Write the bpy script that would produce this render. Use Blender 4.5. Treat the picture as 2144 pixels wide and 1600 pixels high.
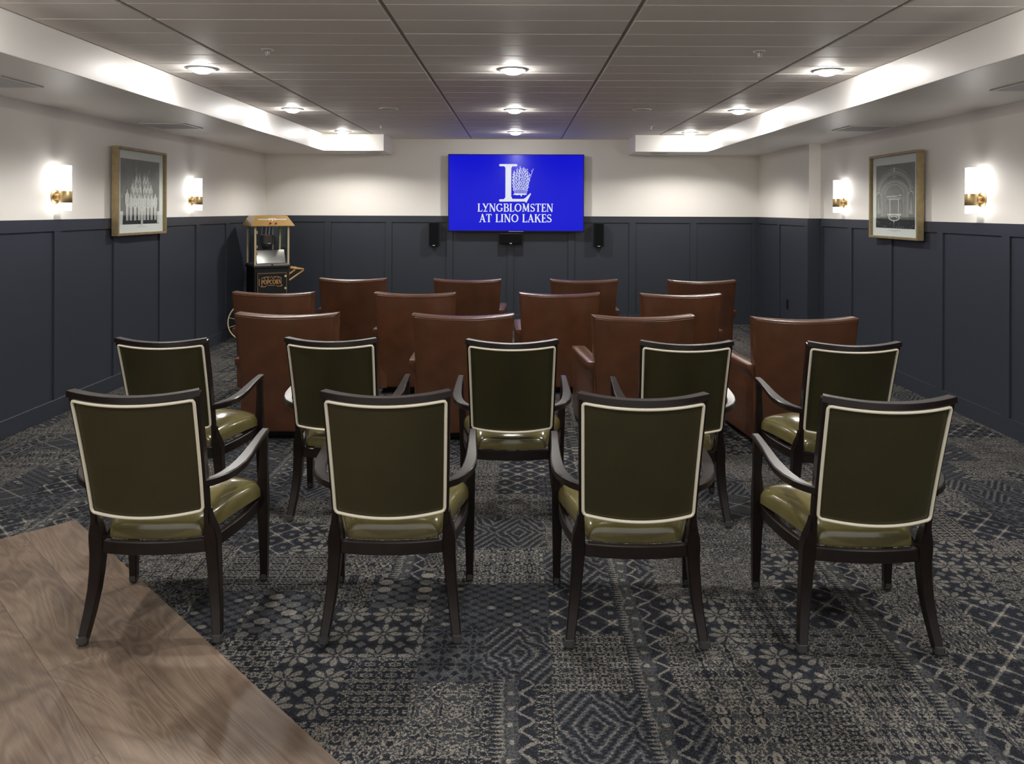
import bpy, bmesh, math, random
from mathutils import Vector, Matrix

random.seed(7)
S = bpy.context.scene
COL = S.collection
for o in list(bpy.data.objects):
    bpy.data.objects.remove(o)

# ---------------------------------------------------------------- camera, world, exposure
H = 1.545
cam_d = bpy.data.cameras.new('camera')
cam = bpy.data.objects.new('camera', cam_d)
COL.objects.link(cam)
cam_d.sensor_width = 36.0
cam_d.lens = 36.0 * 1637 / 2144
cam_d.shift_x = -14 / 2144
cam_d.shift_y = -360 / 2144
cam_d.clip_start = 0.05
cam.matrix_world = Matrix.Translation((0, 0, H)) @ Matrix.Rotation(math.pi / 2, 4, 'X') @ Matrix.Rotation(0.0035, 4, 'Z')
S.camera = cam
W = bpy.data.worlds.new('world')
S.world = W
W.use_nodes = True
W.node_tree.nodes['Background'].inputs[0].default_value = (1.0, 0.98, 0.96, 1)
W.node_tree.nodes['Background'].inputs[1].default_value = 0.72      # uniform fill light added through the side left open behind the camera
S.view_settings.view_transform = 'Standard'
S.view_settings.look = 'None'
S.view_settings.gamma = 1.0
S.view_settings.exposure = 0.58
S.view_settings.use_curve_mapping = False
S.cycles.max_bounces = 8
S.cycles.diffuse_bounces = 5
S.cycles.caustics_reflective = False
S.cycles.caustics_refractive = False
S.cycles.sample_clamp_indirect = 4.0
DOME_EMIT = 130.0       # lens of a downlight
SPOT_W = 46.0          # its downward beam
SCONCE_EMIT = 6.6      # opal glass of a wall light
LIGHT_COL = (1.0, 0.965, 0.915)
SCONCE_COL = (1.0, 0.97, 0.95)

# ---------------------------------------------------------------- room numbers
XL, XR, XR2 = -3.459, 3.397, 3.266       # left wall, right wall, right wall beyond the pier
YB, YF, YP = 10.67, -0.9, 8.80           # screen wall, side left open to the ambient fill behind the camera, pier face
ZC, ZS = 2.51, 2.297                     # ceiling, soffit underside
SL, SR = -2.50, 2.405                    # inner faces of the soffits
WH = 1.463                               # top of the wainscot

# ---------------------------------------------------------------- node helper
class N:
    """tiny wrapper for shader maths"""
    def __init__(s, nt, sock): s.nt, s.s = nt, sock
    def op(s, o, b=None, c=None):
        n = s.nt.nodes.new('ShaderNodeMath'); n.operation = o
        for i, v in enumerate((s, b, c)):
            if v is None: continue
            if isinstance(v, N): s.nt.links.new(v.s, n.inputs[i])
            else: n.inputs[i].default_value = v
        return N(s.nt, n.outputs[0])
    def __add__(s, b): return s.op('ADD', b)
    def __sub__(s, b): return s.op('SUBTRACT', b)
    def __mul__(s, b): return s.op('MULTIPLY', b)
    def __truediv__(s, b): return s.op('DIVIDE', b)
    def fl(s): return s.op('FLOOR')
    def fr(s): return s.op('FRACT')
    def ab(s): return s.op('ABSOLUTE')
    def gt(s, b): return s.op('GREATER_THAN', b)
    def lt(s, b): return s.op('LESS_THAN', b)
    def mn(s, b): return s.op('MINIMUM', b)
    def mx(s, b): return s.op('MAXIMUM', b)
    def tri(s): return ((s.fr() - 0.5).ab()) * 2.0        # 1 at integers, 0 at halves
    def cen(s): return s.fr() - 0.5

def new_mat(name):
    m = bpy.data.materials.new(name); m.use_nodes = True
    nt = m.node_tree
    return m, nt, nt.nodes['Principled BSDF']

def simple(name, col, rough=0.5, metal=0.0, spec=0.5, coat=0.0, emit=None, es=0.0, noise=0.0, nscale=8.0, bump=0.0, bscale=60.0, coat_r=0.1):
    m, nt, b = new_mat(name)
    b.inputs['Base Color'].default_value = (*col, 1)
    b.inputs['Roughness'].default_value = rough
    b.inputs['Metallic'].default_value = metal
    b.inputs['Specular IOR Level'].default_value = spec
    b.inputs['Coat Weight'].default_value = coat
    b.inputs['Coat Roughness'].default_value = coat_r
    if emit:
        b.inputs['Emission Color'].default_value = (*emit, 1)
        b.inputs['Emission Strength'].default_value = es
    tc = nt.nodes.new('ShaderNodeTexCoord')
    if noise > 0:
        t = nt.nodes.new('ShaderNodeTexNoise'); t.inputs['Scale'].default_value = nscale; t.inputs['Detail'].default_value = 4
        nt.links.new(tc.outputs['Object'], t.inputs['Vector'])
        r = nt.nodes.new('ShaderNodeMapRange')
        r.inputs['From Min'].default_value = 0.3; r.inputs['From Max'].default_value = 0.7
        r.inputs['To Min'].default_value = 1 - noise; r.inputs['To Max'].default_value = 1 + noise
        nt.links.new(t.outputs['Fac'], r.inputs['Value'])
        mx = nt.nodes.new('ShaderNodeMix'); mx.data_type = 'RGBA'; mx.blend_type = 'MULTIPLY'
        mx.inputs[0].default_value = 1.0
        mx.inputs[6].default_value = (*col, 1)
        nt.links.new(r.outputs[0], mx.inputs[7])
        nt.links.new(mx.outputs[2], b.inputs['Base Color'])
    if bump > 0:
        t = nt.nodes.new('ShaderNodeTexNoise'); t.inputs['Scale'].default_value = bscale; t.inputs['Detail'].default_value = 3
        nt.links.new(tc.outputs['Object'], t.inputs['Vector'])
        bp = nt.nodes.new('ShaderNodeBump'); bp.inputs['Strength'].default_value = bump; bp.inputs['Distance'].default_value = 0.01
        nt.links.new(t.outputs['Fac'], bp.inputs['Height'])
        nt.links.new(bp.outputs[0], b.inputs['Normal'])
    return m

M_WALL = simple('cream paint', (0.83, 0.80, 0.745), 0.55, spec=0.3, bump=0.05, bscale=180)
M_SOFF = simple('satin white paint', (0.82, 0.80, 0.77), 0.40, spec=0.4, bump=0.04, bscale=120)
M_NAVY = simple('dark slate blue paint', (0.0275, 0.0320, 0.0430), 0.42, spec=0.4)
M_CEIL = simple('painted ceiling panel', (0.84, 0.80, 0.755), 0.6, spec=0.25, bump=0.03, bscale=200)
M_GRID = simple('ceiling grid', (0.32, 0.29, 0.26), 0.6)
M_TRIM = simple('lamp trim', (0.62, 0.60, 0.57), 0.35)
M_WHITE = simple('white plastic', (0.7, 0.68, 0.64), 0.45)
M_VENT = simple('vent slats', (0.55, 0.55, 0.56), 0.5)
M_DARK = simple('black plastic', (0.010, 0.010, 0.011), 0.5, spec=0.25)
M_BLACK = simple('black cloth grille', (0.006, 0.006, 0.007), 0.9, spec=0.08, bump=0.3, bscale=900)
M_WOOD = simple('espresso lacquered wood', (0.0075, 0.0042, 0.0035), 0.36, spec=0.35, coat=0.10, coat_r=0.2, noise=0.25, nscale=30)
M_OLIVE = simple('olive leather', (0.115, 0.098, 0.036), 0.20, spec=0.6, coat=0.5, coat_r=0.10, noise=0.10, nscale=9, bump=0.42, bscale=8)
M_OLIVE_SHADE = simple('olive leather, flat panel', (0.027, 0.0235, 0.0085), 0.34, spec=0.5, noise=0.08, nscale=9, bump=0.05, bscale=60)  # same leather as the seat, darkened to carry the shade on the chair backs
M_CREAM = simple('cream welt', (0.60, 0.56, 0.445), 0.5)
M_TAN = simple('chestnut leather', (0.072, 0.0275, 0.0125), 0.30, spec=0.55, coat=0.35, coat_r=0.2, noise=0.20, nscale=7, bump=0.10, bscale=22)
M_GOLD = simple('brushed brass', (0.50, 0.37, 0.19), 0.42, metal=1.0)
M_FRAME = simple('gilt frame', (0.33, 0.25, 0.13), 0.42, metal=0.55, noise=0.15, nscale=25)
M_OCHRE = simple('ochre enamel', (0.31, 0.185, 0.05), 0.35, coat=0.3)
M_BEIGE = simple('cream enamel', (0.55, 0.46, 0.27), 0.4)
M_STEEL = simple('stainless steel', (0.50, 0.48, 0.47), 0.33, metal=1.0, bump=0.03, bscale=20)
M_RED = simple('red knob', (0.45, 0.02, 0.015), 0.35)
M_MAT = simple('mat board', (0.88, 0.87, 0.86), 0.7)
M_CLEAR = simple('clear glide sleeve', (0.045, 0.045, 0.045), 0.12)
M_PAPER_L = simple('print light grey', (0.74, 0.71, 0.70), 0.6)
M_PAPER_LM = simple('print middle light', (0.36, 0.35, 0.35), 0.6, noise=0.3, nscale=60)
M_PAPER_M = simple('print middle grey', (0.15, 0.146, 0.146), 0.6, noise=0.25, nscale=14)
M_PAPER_D = simple('print dark grey', (0.02, 0.019, 0.021), 0.6)
M_DOME = simple('lit opal lens', (0.8, 0.8, 0.8), 0.4, emit=LIGHT_COL, es=DOME_EMIT)
M_GLOW = simple('lit opal glass', (0.8, 0.8, 0.8), 0.3, emit=SCONCE_COL, es=SCONCE_EMIT)
M_LOGO = simple('screen picture white', (0.0, 0.0, 0.0), 0.3, emit=(0.60, 0.62, 0.70), es=0.8)

def screen_mat():
    m, nt, b = new_mat('screen picture blue')
    b.inputs['Base Color'].default_value = (0.004, 0.004, 0.006, 1)
    b.inputs['Roughness'].default_value = 0.14
    b.inputs['Specular IOR Level'].default_value = 0.15
    b.inputs['Emission Color'].default_value = (0.001, 0.002, 0.41, 1)
    b.inputs['Emission Strength'].default_value = 1.0
    return m
M_SCREEN = screen_mat()

def glass_mat():
    m = bpy.data.materials.new('clear glass'); m.use_nodes = True
    nt = m.node_tree; nt.nodes.clear()
    o = nt.nodes.new('ShaderNodeOutputMaterial')
    t = nt.nodes.new('ShaderNodeBsdfTransparent'); t.inputs[0].default_value = (0.95, 0.97, 0.96, 1)
    g = nt.nodes.new('ShaderNodeBsdfGlossy'); g.inputs['Roughness'].default_value = 0.03
    lw = nt.nodes.new('ShaderNodeLayerWeight')       # facing term, the same on both faces of a thin pane
    f = ((N(nt, lw.outputs['Facing'])).op('POWER', 5.0)) * 0.9 + 0.04
    mx = nt.nodes.new('ShaderNodeMixShader')
    nt.links.new(f.s, mx.inputs[0]); nt.links.new(t.outputs[0], mx.inputs[1]); nt.links.new(g.outputs[0], mx.inputs[2])
    nt.links.new(mx.outputs[0], o.inputs[0])
    return m
M_GLASS = glass_mat()

def plank_mat():
    m, nt, b = new_mat('grey brown oak plank')
    tc = nt.nodes.new('ShaderNodeTexCoord')
    oi = nt.nodes.new('ShaderNodeObjectInfo')
    mp = nt.nodes.new('ShaderNodeMapping')
    mp.inputs['Rotation'].default_value = (0, 0, math.radians(45))
    nt.links.new(tc.outputs['Object'], mp.inputs['Vector'])
    cb = nt.nodes.new('ShaderNodeCombineXYZ')
    nt.links.new(oi.outputs['Random'], cb.inputs[0]); nt.links.new(oi.outputs['Random'], cb.inputs[1])
    vm = nt.nodes.new('ShaderNodeVectorMath'); vm.operation = 'MULTIPLY_ADD'
    vm.inputs[1].default_value = (31, 17, 0)
    nt.links.new(cb.outputs[0], vm.inputs[0]); nt.links.new(mp.outputs[0], vm.inputs[2])
    def nz(sc, stretch, det, dist):
        mm = nt.nodes.new('ShaderNodeMapping'); mm.inputs['Scale'].default_value = (stretch, 1, 1)
        nt.links.new(vm.outputs[0], mm.inputs['Vector'])
        n = nt.nodes.new('ShaderNodeTexNoise'); n.inputs['Scale'].default_value = sc
        n.inputs['Detail'].default_value = det; n.inputs['Distortion'].default_value = dist
        nt.links.new(mm.outputs[0], n.inputs['Vector'])
        return N(nt, n.outputs['Fac'])
    big = nz(2.2, 0.45, 3, 0.8)
    ring = ((nz(4.5, 0.22, 2, 1.2) * 13.0).tri())
    fine = nz(150, 0.06, 3, 0.2)
    rnd = N(nt, oi.outputs['Random'])
    t = big * 0.85 + ring * 0.17 + fine * 0.34 + rnd * 0.05 - 0.18
    cr = nt.nodes.new('ShaderNodeValToRGB')
    e = cr.color_ramp.elements
    e[0].position = 0.25; e[0].color = (0.057, 0.038, 0.027, 1)
    e[1].position = 0.80; e[1].color = (0.198, 0.146, 0.106, 1)
    mid = e.new(0.5); mid.color = (0.120, 0.085, 0.061, 1)
    nt.links.new(t.s, cr.inputs[0])
    nt.links.new(cr.outputs[0], b.inputs['Base Color'])
    b.inputs['Roughness'].default_value = 0.5
    b.inputs['Specular IOR Level'].default_value = 0.35
    return m
M_PLANK = plank_mat()

def carpet_mat():
    m, nt, b = new_mat('patchwork carpet')
    tc = nt.nodes.new('ShaderNodeTexCoord')
    sp = nt.nodes.new('ShaderNodeSeparateXYZ'); nt.links.new(tc.outputs['Object'], sp.inputs[0])
    def comb(a, c, z=None):
        n = nt.nodes.new('ShaderNodeCombineXYZ')
        nt.links.new(a.s, n.inputs[0]); nt.links.new(c.s, n.inputs[1])
        if z is not None: nt.links.new(z.s, n.inputs[2])
        return n.outputs[0]
    def white(a, c, k=0.0):
        n = nt.nodes.new('ShaderNodeTexWhiteNoise'); n.noise_dimensions = '3D'
        q = nt.nodes.new('ShaderNodeCombineXYZ'); q.inputs[2].default_value = k
        nt.links.new(a.s, q.inputs[0]); nt.links.new(c.s, q.inputs[1]); nt.links.new(q.outputs[0], n.inputs['Vector'])
        return N(nt, n.outputs['Value'])
    def noise(a, c, z, sc, det=2):
        n = nt.nodes.new('ShaderNodeTexNoise'); n.inputs['Scale'].default_value = sc; n.inputs['Detail'].default_value = det
        nt.links.new(comb(a, c, z), n.inputs['Vector'])
        return N(nt, n.outputs['Fac'])
    # yarn jitter of the coordinates gives the ragged tufted edges
    x0, y0 = N(nt, sp.outputs[0]), N(nt, sp.outputs[1])
    yx, yy = (x0 * 330.0).fl(), (y0 * 330.0).fl()
    j = white(yx, yy, 3.0)
    j2 = white(yx, yy, 5.0)
    x = x0 + (j - 0.5) * 0.0055
    y = y0 + (j2 - 0.5) * 0.0055
    wob = (noise(x0, y0, x0 * 0.0, 16.0, 2) - 0.5) * 0.05
    cx = (x - 0.12 + wob) / 0.46
    col = cx.fl()
    off = white(col, col * 0.0, 1.0)
    cy = (y + wob) / 0.34 + off
    row = cy.fl()
    u, v = cx.fr(), cy.fr()
    half = (u * 2.0).fl() * (white(col, row, 9.0).gt(0.45))
    h = white(col * 2.0 + half, row, 2.0)
    h2 = white(col * 2.0 + half, row, 4.0)
    def filigree(fx, fy, z, sc, k, wdt):
        a, c = (x * fx).tri(), (y * fy).tri()
        nn = noise(a, c, z, sc)
        line = (nn * k).tri().gt(1.0 - wdt)
        fill = (nn * (k * 0.5) + 0.25).tri()
        return line * 0.60 + fill * 0.34 + 0.04
    # 1 concentric lozenges with combed edges
    d1 = (u * 2.0).tri() + (v * 1.0).tri()
    m1 = (d1 * 3.0 + ((y * 60.0).tri()) * 0.30).tri() * 0.62 + ((d1 * 3.0).fr().gt(0.8)) * 0.12
    # 2 eight-petalled rosettes
    def rosette(k, pale):
        ru, rv = (x * k).cen(), (y * k).cen()
        rad = (ru * ru + rv * rv).op('SQRT')
        ang = rv.op('ARCTAN2', ru)
        c4 = ((ang * 4.0).op('COSINE')).ab()
        inside = (c4 - ((rad - 0.27) * 3.4).ab()).gt(0.30) * (rad.gt(0.09))
        corner = rad.gt(0.60)
        return inside * pale + corner * 0.5 + (rad.lt(0.06)) * 0.5 + (rad.lt(0.50)) * 0.08 + 0.12
    m2 = rosette(7.2, 0.55)
    m2b = (rosette(9.6, 0.36) * -1.0) + 0.66
    # 3 pebbles set in a hexagonal net, a few of them pale
    def dots(k, ox):
        cu, cv = x * k + ox, y * k * 1.35 + ox
        a, c = cu.cen(), cv.cen()
        dd = (a * a + c * c).op('SQRT')
        return dd, white(cu.fl(), cv.fl(), 11.0 + ox)
    da, ra = dots(15.0, 0.0); db, rb = dots(15.0, 0.5)
    rim = (da.mn(db))
    m3 = (rim.lt(0.34)) * 0.30 + (rim.lt(0.20)) * 0.08 + ((da.lt(0.26)) * (ra.gt(0.86))).mx((db.lt(0.26)) * (rb.gt(0.86))) * 0.34 + 0.07
    # large flowers of round pale petals
    dc, rc_ = dots(12.0, 0.0); dd_, rd_ = dots(12.0, 0.5)
    m3b = ((dc.lt(0.36)) * ((rc_ * 0.5) + 0.34)).mx((dd_.lt(0.30)) * (rd_ * 0.45 + 0.22)) + 0.05
    # 5.. mirrored ornaments of several sizes
    m5 = filigree(5.4, 5.4, h2 * 9.0, 2.8, 7.0, 0.34)
    m6 = filigree(9.5, 4.6, h2 * 5.0 + 20.0, 2.4, 6.0, 0.36)
    m7 = filigree(12.0, 16.0, h2 * 7.0 + 40.0, 1.5, 5.0, 0.36)
    m10 = filigree(3.2, 6.5, h2 * 3.0 + 60.0, 3.6, 8.0, 0.36)
    # lattice of leaves
    l1 = ((x + y) * 7.0).tri(); l2 = ((x - y) * 7.0).tri()
    m4 = (l1.mx(l2)).gt(0.90) * 0.5 + (l1.mn(l2)).gt(0.55) * 0.26 + ((l1 + l2).lt(0.30)) * 0.5 + 0.13
    # long spindles
    sp1 = ((y * 17.0).tri()) * (0.35) + ((u - 0.5).ab()) * 1.6
    m8 = (sp1.lt(0.55)) * 0.24 + (sp1.lt(0.16)) * 0.42 + 0.20
    # broad blue lozenges with a pale outline
    lz = (x * 4.3).tri() + (y * 6.2).tri()
    m11 = ((lz - 1.0).ab().lt(0.06)) * 0.45 + (lz.gt(1.0)) * 0.26 + noise(x, y, h, 60.0, 2) * (lz.lt(1.0)) * 0.5 + 0.06
    # fine worn texture
    m9 = noise(x, y, h, 75.0, 3) * 1.3 - 0.28
    ms = [m5, m3, m2, m6, m11, m7, m4, m10, m1, m5, m3b, m10, m6, m2b, m7, m5]
    n = len(ms)
    k = (h * float(n)).fl()
    tot = None
    for i, q in enumerate(ms):
        w = (k - float(i)).ab().lt(0.5)
        tot = q * w if tot is None else tot + q * w
    # long borders running up the room: blue band with square dots, pale line, row of triangles
    has = white(col, (y / 1.7 + off).fl(), 6.0).gt(0.66)
    bu = u * 0.46
    band = (bu.gt(0.30)) * (bu.lt(0.345)) * has
    bdot = (((bu - 0.322).ab()).lt(0.009)) * (((y * 13.0).cen()).ab().lt(0.12))
    bpip = (((bu - 0.3225).ab()).gt(0.013)) * (((y * 40.0).cen()).ab().lt(0.2)) * (((bu - 0.3225).ab()).lt(0.018))
    bandv = bdot * 0.40 - bpip * 0.22 + 0.44
    trib = (bu.gt(0.345)) * (bu.lt(0.395)) * has
    triv = (((bu - 0.345) / 0.05) - (y * 11.0).tri()).ab().lt(0.16) * 0.6 + 0.14
    comb_ = (bu.gt(0.262)) * (bu.lt(0.30)) * has
    combv = ((y * 55.0).tri()).lt(((bu - 0.262) / 0.038) * 0.9) * 0.62 + 0.12
    anyb = band.mx(trib).mx(comb_)
    tot = tot * (anyb * -1.0 + 1.0) + band * bandv + trib * triv + comb_ * combv
    # worn areas
    wear = noise(x0, y0, x0 * 0.0, 1.7, 3) - 0.5
    yarn = white(yx, yy, 8.0) - 0.5
    fine = noise(x0, y0, x0 * 0.0, 130.0, 2) - 0.5
    over = ((noise((x * 7.0).tri(), (y * 7.0).tri(), h2, 5.0) * 9.0).tri()).gt(0.72) * 0.16
    t = tot * 0.84 + over + wear * 0.22 + yarn * 0.24 + fine * 0.45 - 0.01
    cr = nt.nodes.new('ShaderNodeValToRGB')
    e = cr.color_ramp.elements
    K = 0.68
    cols = [(0.0, (0.0100 * K, 0.0115 * K, 0.0165 * K)), (0.16, (0.0195 * K, 0.0220 * K, 0.0310 * K)), (0.32, (0.042 * K, 0.042 * K, 0.044 * K)),
            (0.46, (0.066 * K, 0.075 * K, 0.087 * K)), (0.60, (0.120 * K, 0.118 * K, 0.114 * K)), (0.74, (0.228 * K, 0.208 * K, 0.175 * K))]
    e[0].position = cols[0][0]; e[0].color = (*cols[0][1], 1)
    e[1].position = 0.88; e[1].color = (0.36 * K, 0.325 * K, 0.27 * K, 1)
    for p, c in cols[1:]:
        q = e.new(p); q.color = (*c, 1)
    nt.links.new(t.s, cr.inputs[0])
    nt.links.new(cr.outputs[0], b.inputs['Base Color'])
    b.inputs['Roughness'].default_value = 0.95
    b.inputs['Specular IOR Level'].default_value = 0.1
    bp = nt.nodes.new('ShaderNodeBump'); bp.inputs['Strength'].default_value = 0.5; bp.inputs['Distance'].default_value = 0.003
    nt.links.new((yarn + t).s, bp.inputs['Height']); nt.links.new(bp.outputs[0], b.inputs['Normal'])
    return m
M_CARPET = carpet_mat()

# ---------------------------------------------------------------- object helpers
def link(name, me, mat, parent=None, kind=None, smooth=False):
    o = bpy.data.objects.new(name, me); COL.objects.link(o)
    if mat is not None and not me.materials:
        for q in (mat if isinstance(mat, (list, tuple)) else [mat]): me.materials.append(q)
    if parent is not None: o.parent = parent
    if kind: o['kind'] = kind
    if smooth:
        for p in me.polygons: p.use_smooth = True
    return o

def empty(name, loc=(0, 0, 0), rz=0.0):
    o = bpy.data.objects.new(name, None); COL.objects.link(o)
    o.location = loc; o.rotation_euler = (0, 0, rz); o.empty_display_size = 0.1
    return o

def tag(o, label, cat, group=None):
    o['label'] = label; o['category'] = cat
    if group: o['group'] = group
    return o

class G:
    """collects geometry for one mesh"""
    def __init__(s): s.v, s.f, s.mi = [], [], []
    def add(s, vs, fs, mi=0):
        b = len(s.v); s.v += [tuple(q) for q in vs]
        s.f += [tuple(i + b for i in q) for q in fs]; s.mi += [mi] * len(fs)
        return s
    def box(s, x0, x1, y0, y1, z0, z1, mi=0):
        vs = [(x, y, z) for z in (z0, z1) for y in (y0, y1) for x in (x0, x1)]
        return s.add(vs, [(0, 2, 3, 1), (4, 5, 7, 6), (0, 1, 5, 4), (2, 6, 7, 3), (0, 4, 6, 2), (1, 3, 7, 5)], mi)
    def prism(s, pts, z0, z1, mi=0):
        n = len(pts)
        vs = [(p[0], p[1], z0) for p in pts] + [(p[0], p[1], z1) for p in pts]
        fs = [tuple(reversed(range(n))), tuple(range(n, 2 * n))] + [(i, (i + 1) % n, n + (i + 1) % n, n + i) for i in range(n)]
        return s.add(vs, fs, mi)
    def lathe(s, prof, n=32, c=(0, 0, 0), axis='Z', mi=0):
        vs = []
        for r, z in prof:
            for i in range(n):
                a = 2 * math.pi * i / n
                p = (r * math.cos(a), r * math.sin(a), z)
                if axis == 'X': p = (p[2], p[0], p[1])
                if axis == 'Y': p = (p[0], p[2], p[1])
                vs.append((p[0] + c[0], p[1] + c[1], p[2] + c[2]))
        fs = []
        for k in range(len(prof) - 1):
            for i in range(n):
                fs.append((k * n + i, k * n + (i + 1) % n, (k + 1) * n + (i + 1) % n, (k + 1) * n + i))
        if prof[0][0] > 1e-6: fs.append(tuple(reversed(range(n))))
        if prof[-1][0] > 1e-6: fs.append(tuple((len(prof) - 1) * n + i for i in range(n)))
        return s.add(vs, fs, mi)
    def sweep(s, path, dims, side=None, closed=False, mi=0, chamfer=0.25):
        """rectangular section with chamfered corners swept along path; dims = (across, through)"""
        pts = [Vector(p) for p in path]; n = len(pts)
        vs = []
        for i, p in enumerate(pts):
            a = pts[(i - 1) % n] if (closed or i > 0) else pts[0]
            c = pts[(i + 1) % n] if (closed or i < n - 1) else pts[-1]
            t = (c - a).normalized()
            sd = Vector(side[i]) if isinstance(side, list) else Vector(side or (1, 0, 0))
            sd = (sd - t * sd.dot(t)).normalized()
            up = t.cross(sd).normalized()
            w, h = dims[i] if isinstance(dims, list) else dims
            w, h = w / 2, h / 2; q = chamfer * min(w, h)
            for (aa, bb) in ((w, h - q), (w - q, h), (-w + q, h), (-w, h - q), (-w, -h + q), (-w + q, -h), (w - q, -h), (w, -h + q)):
                vs.append(p + sd * aa + up * bb)
        fs = []
        m = 8
        for k in range(n if closed else n - 1):
            k2 = (k + 1) % n
            for i in range(m):
                fs.append((k * m + i, k * m + (i + 1) % m, k2 * m + (i + 1) % m, k2 * m + i))
        if not closed:
            fs.append(tuple(reversed(range(m)))); fs.append(tuple((n - 1) * m + i for i in range(m)))
        return s.add(vs, fs, mi)
    def tube(s, path, r, n=8, closed=False, mi=0):
        pts = [Vector(p) for p in path]; L = len(pts); vs = []
        ref = None
        for i, p in enumerate(pts):
            a = pts[(i - 1) % L] if (closed or i > 0) else pts[0]
            c = pts[(i + 1) % L] if (closed or i < L - 1) else pts[-1]
            t = (c - a).normalized()
            if ref is None:
                ref = Vector((0, 0, 1)) if abs(t.z) < 0.8 else Vector((1, 0, 0))
            ref = (ref - t * ref.dot(t)).normalized(); bb = t.cross(ref)
            rr = r[i] if isinstance(r, list) else r
            for k in range(n):
                an = 2 * math.pi * k / n
                vs.append(p + ref * math.cos(an) * rr + bb * math.sin(an) * rr)
        fs = []
        for k in range(L if closed else L - 1):
            k2 = (k + 1) % L
            for i in range(n):
                fs.append((k * n + i, k * n + (i + 1) % n, k2 * n + (i + 1) % n, k2 * n + i))
        if not closed:
            fs.append(tuple(reversed(range(n)))); fs.append(tuple((L - 1) * n + i for i in range(n)))
        return s.add(vs, fs, mi)
    def pillow(s, P, T, ns=20, nt_=20, p=8.0, q=8.0, mi=0):
        """closed padded slab: P(s,t) = (centre point, unit normal), T(s,t) = (half thickness front, back)"""
        def samp(n):
            r = []
            for i in range(n + 1):
                a = -1 + 2 * i / n
                w = math.sin(a * math.pi / 2)
                r.append(0.45 * w + 0.55 * math.copysign(1 - (1 - abs(w)) ** 1.6, w))
            r[0], r[-1] = -1.0, 1.0
            return r
        A, B = samp(ns), samp(nt_)
        idx = {}; vs = []; fs = []
        for side in (1, -1):
            for i, a in enumerate(A):
                for k, c in enumerate(B):
                    edge = i in (0, ns) or k in (0, nt_)
                    key = (i, k, 0 if edge else side)
                    if key in idx: continue
                    e = (max(0, 1 - abs(a) ** p)) ** (1 / p) * (max(0, 1 - abs(c) ** q)) ** (1 / q)
                    ctr, nr = P(a, c)
                    tf, tb = T(a, c)
                    d = 0 if edge else (tf if side == 1 else -tb) * e
                    idx[key] = len(vs); vs.append(Vector(ctr) + Vector(nr) * d)
        for side in (1, -1):
            for i in range(ns):
                for k in range(nt_):
                    g = lambda ii, kk: idx[(ii, kk, 0 if (ii in (0, ns) or kk in (0, nt_)) else side)]
                    fc = (g(i, k), g(i + 1, k), g(i + 1, k + 1), g(i, k + 1))
                    fs.append(fc if side == 1 else tuple(reversed(fc)))
        return s.add(vs, fs, mi)
    def rings(s, rs, mi=0):
        """loft closed rings of equal count, capped"""
        n = len(rs[0]); vs = [p for r in rs for p in r]; fs = []
        for k in range(len(rs) - 1):
            for i in range(n):
                fs.append((k * n + i, k * n + (i + 1) % n, (k + 1) * n + (i + 1) % n, (k + 1) * n + i))
        fs.append(tuple(reversed(range(n)))); fs.append(tuple((len(rs) - 1) * n + i for i in range(n)))
        return s.add(vs, fs, mi)
    def mesh(s, name):
        me = bpy.data.meshes.new(name); me.from_pydata(s.v, [], s.f)
        for i, p in enumerate(me.polygons): p.material_index = s.mi[i]
        bm = bmesh.new(); bm.from_mesh(me); bmesh.ops.recalc_face_normals(bm, faces=bm.faces); bm.to_mesh(me); bm.free()
        return me
    def obj(s, name, mat, parent=None, kind=None, smooth=False, bevel=0.0, seg=2, sharp=None):
        me = s.mesh(name)
        if bevel > 0:
            bm = bmesh.new(); bm.from_mesh(me)
            es = [e for e in bm.edges if len(e.link_faces) == 2 and e.calc_face_angle() > 0.5]
            bmesh.ops.bevel(bm, geom=es, offset=bevel, segments=seg, profile=0.5, affect='EDGES')
            bm.to_mesh(me); bm.free()
        o = link(name, me, mat, parent, kind, smooth)
        if sharp:
            me.set_sharp_from_angle(angle=math.radians(sharp))
        return o

def copy_tree(o, parent=None):
    c = o.copy(); COL.objects.link(c)
    if parent is not None:
        c.parent = parent
    for ch in [q for q in KIDS.get(o.name, [])]:
        copy_tree(ch, c)
    return c
KIDS = {}
def index_kids():
    KIDS.clear()
    for o in bpy.data.objects:
        if o.parent: KIDS.setdefault(o.parent.name, []).append(o)

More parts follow.
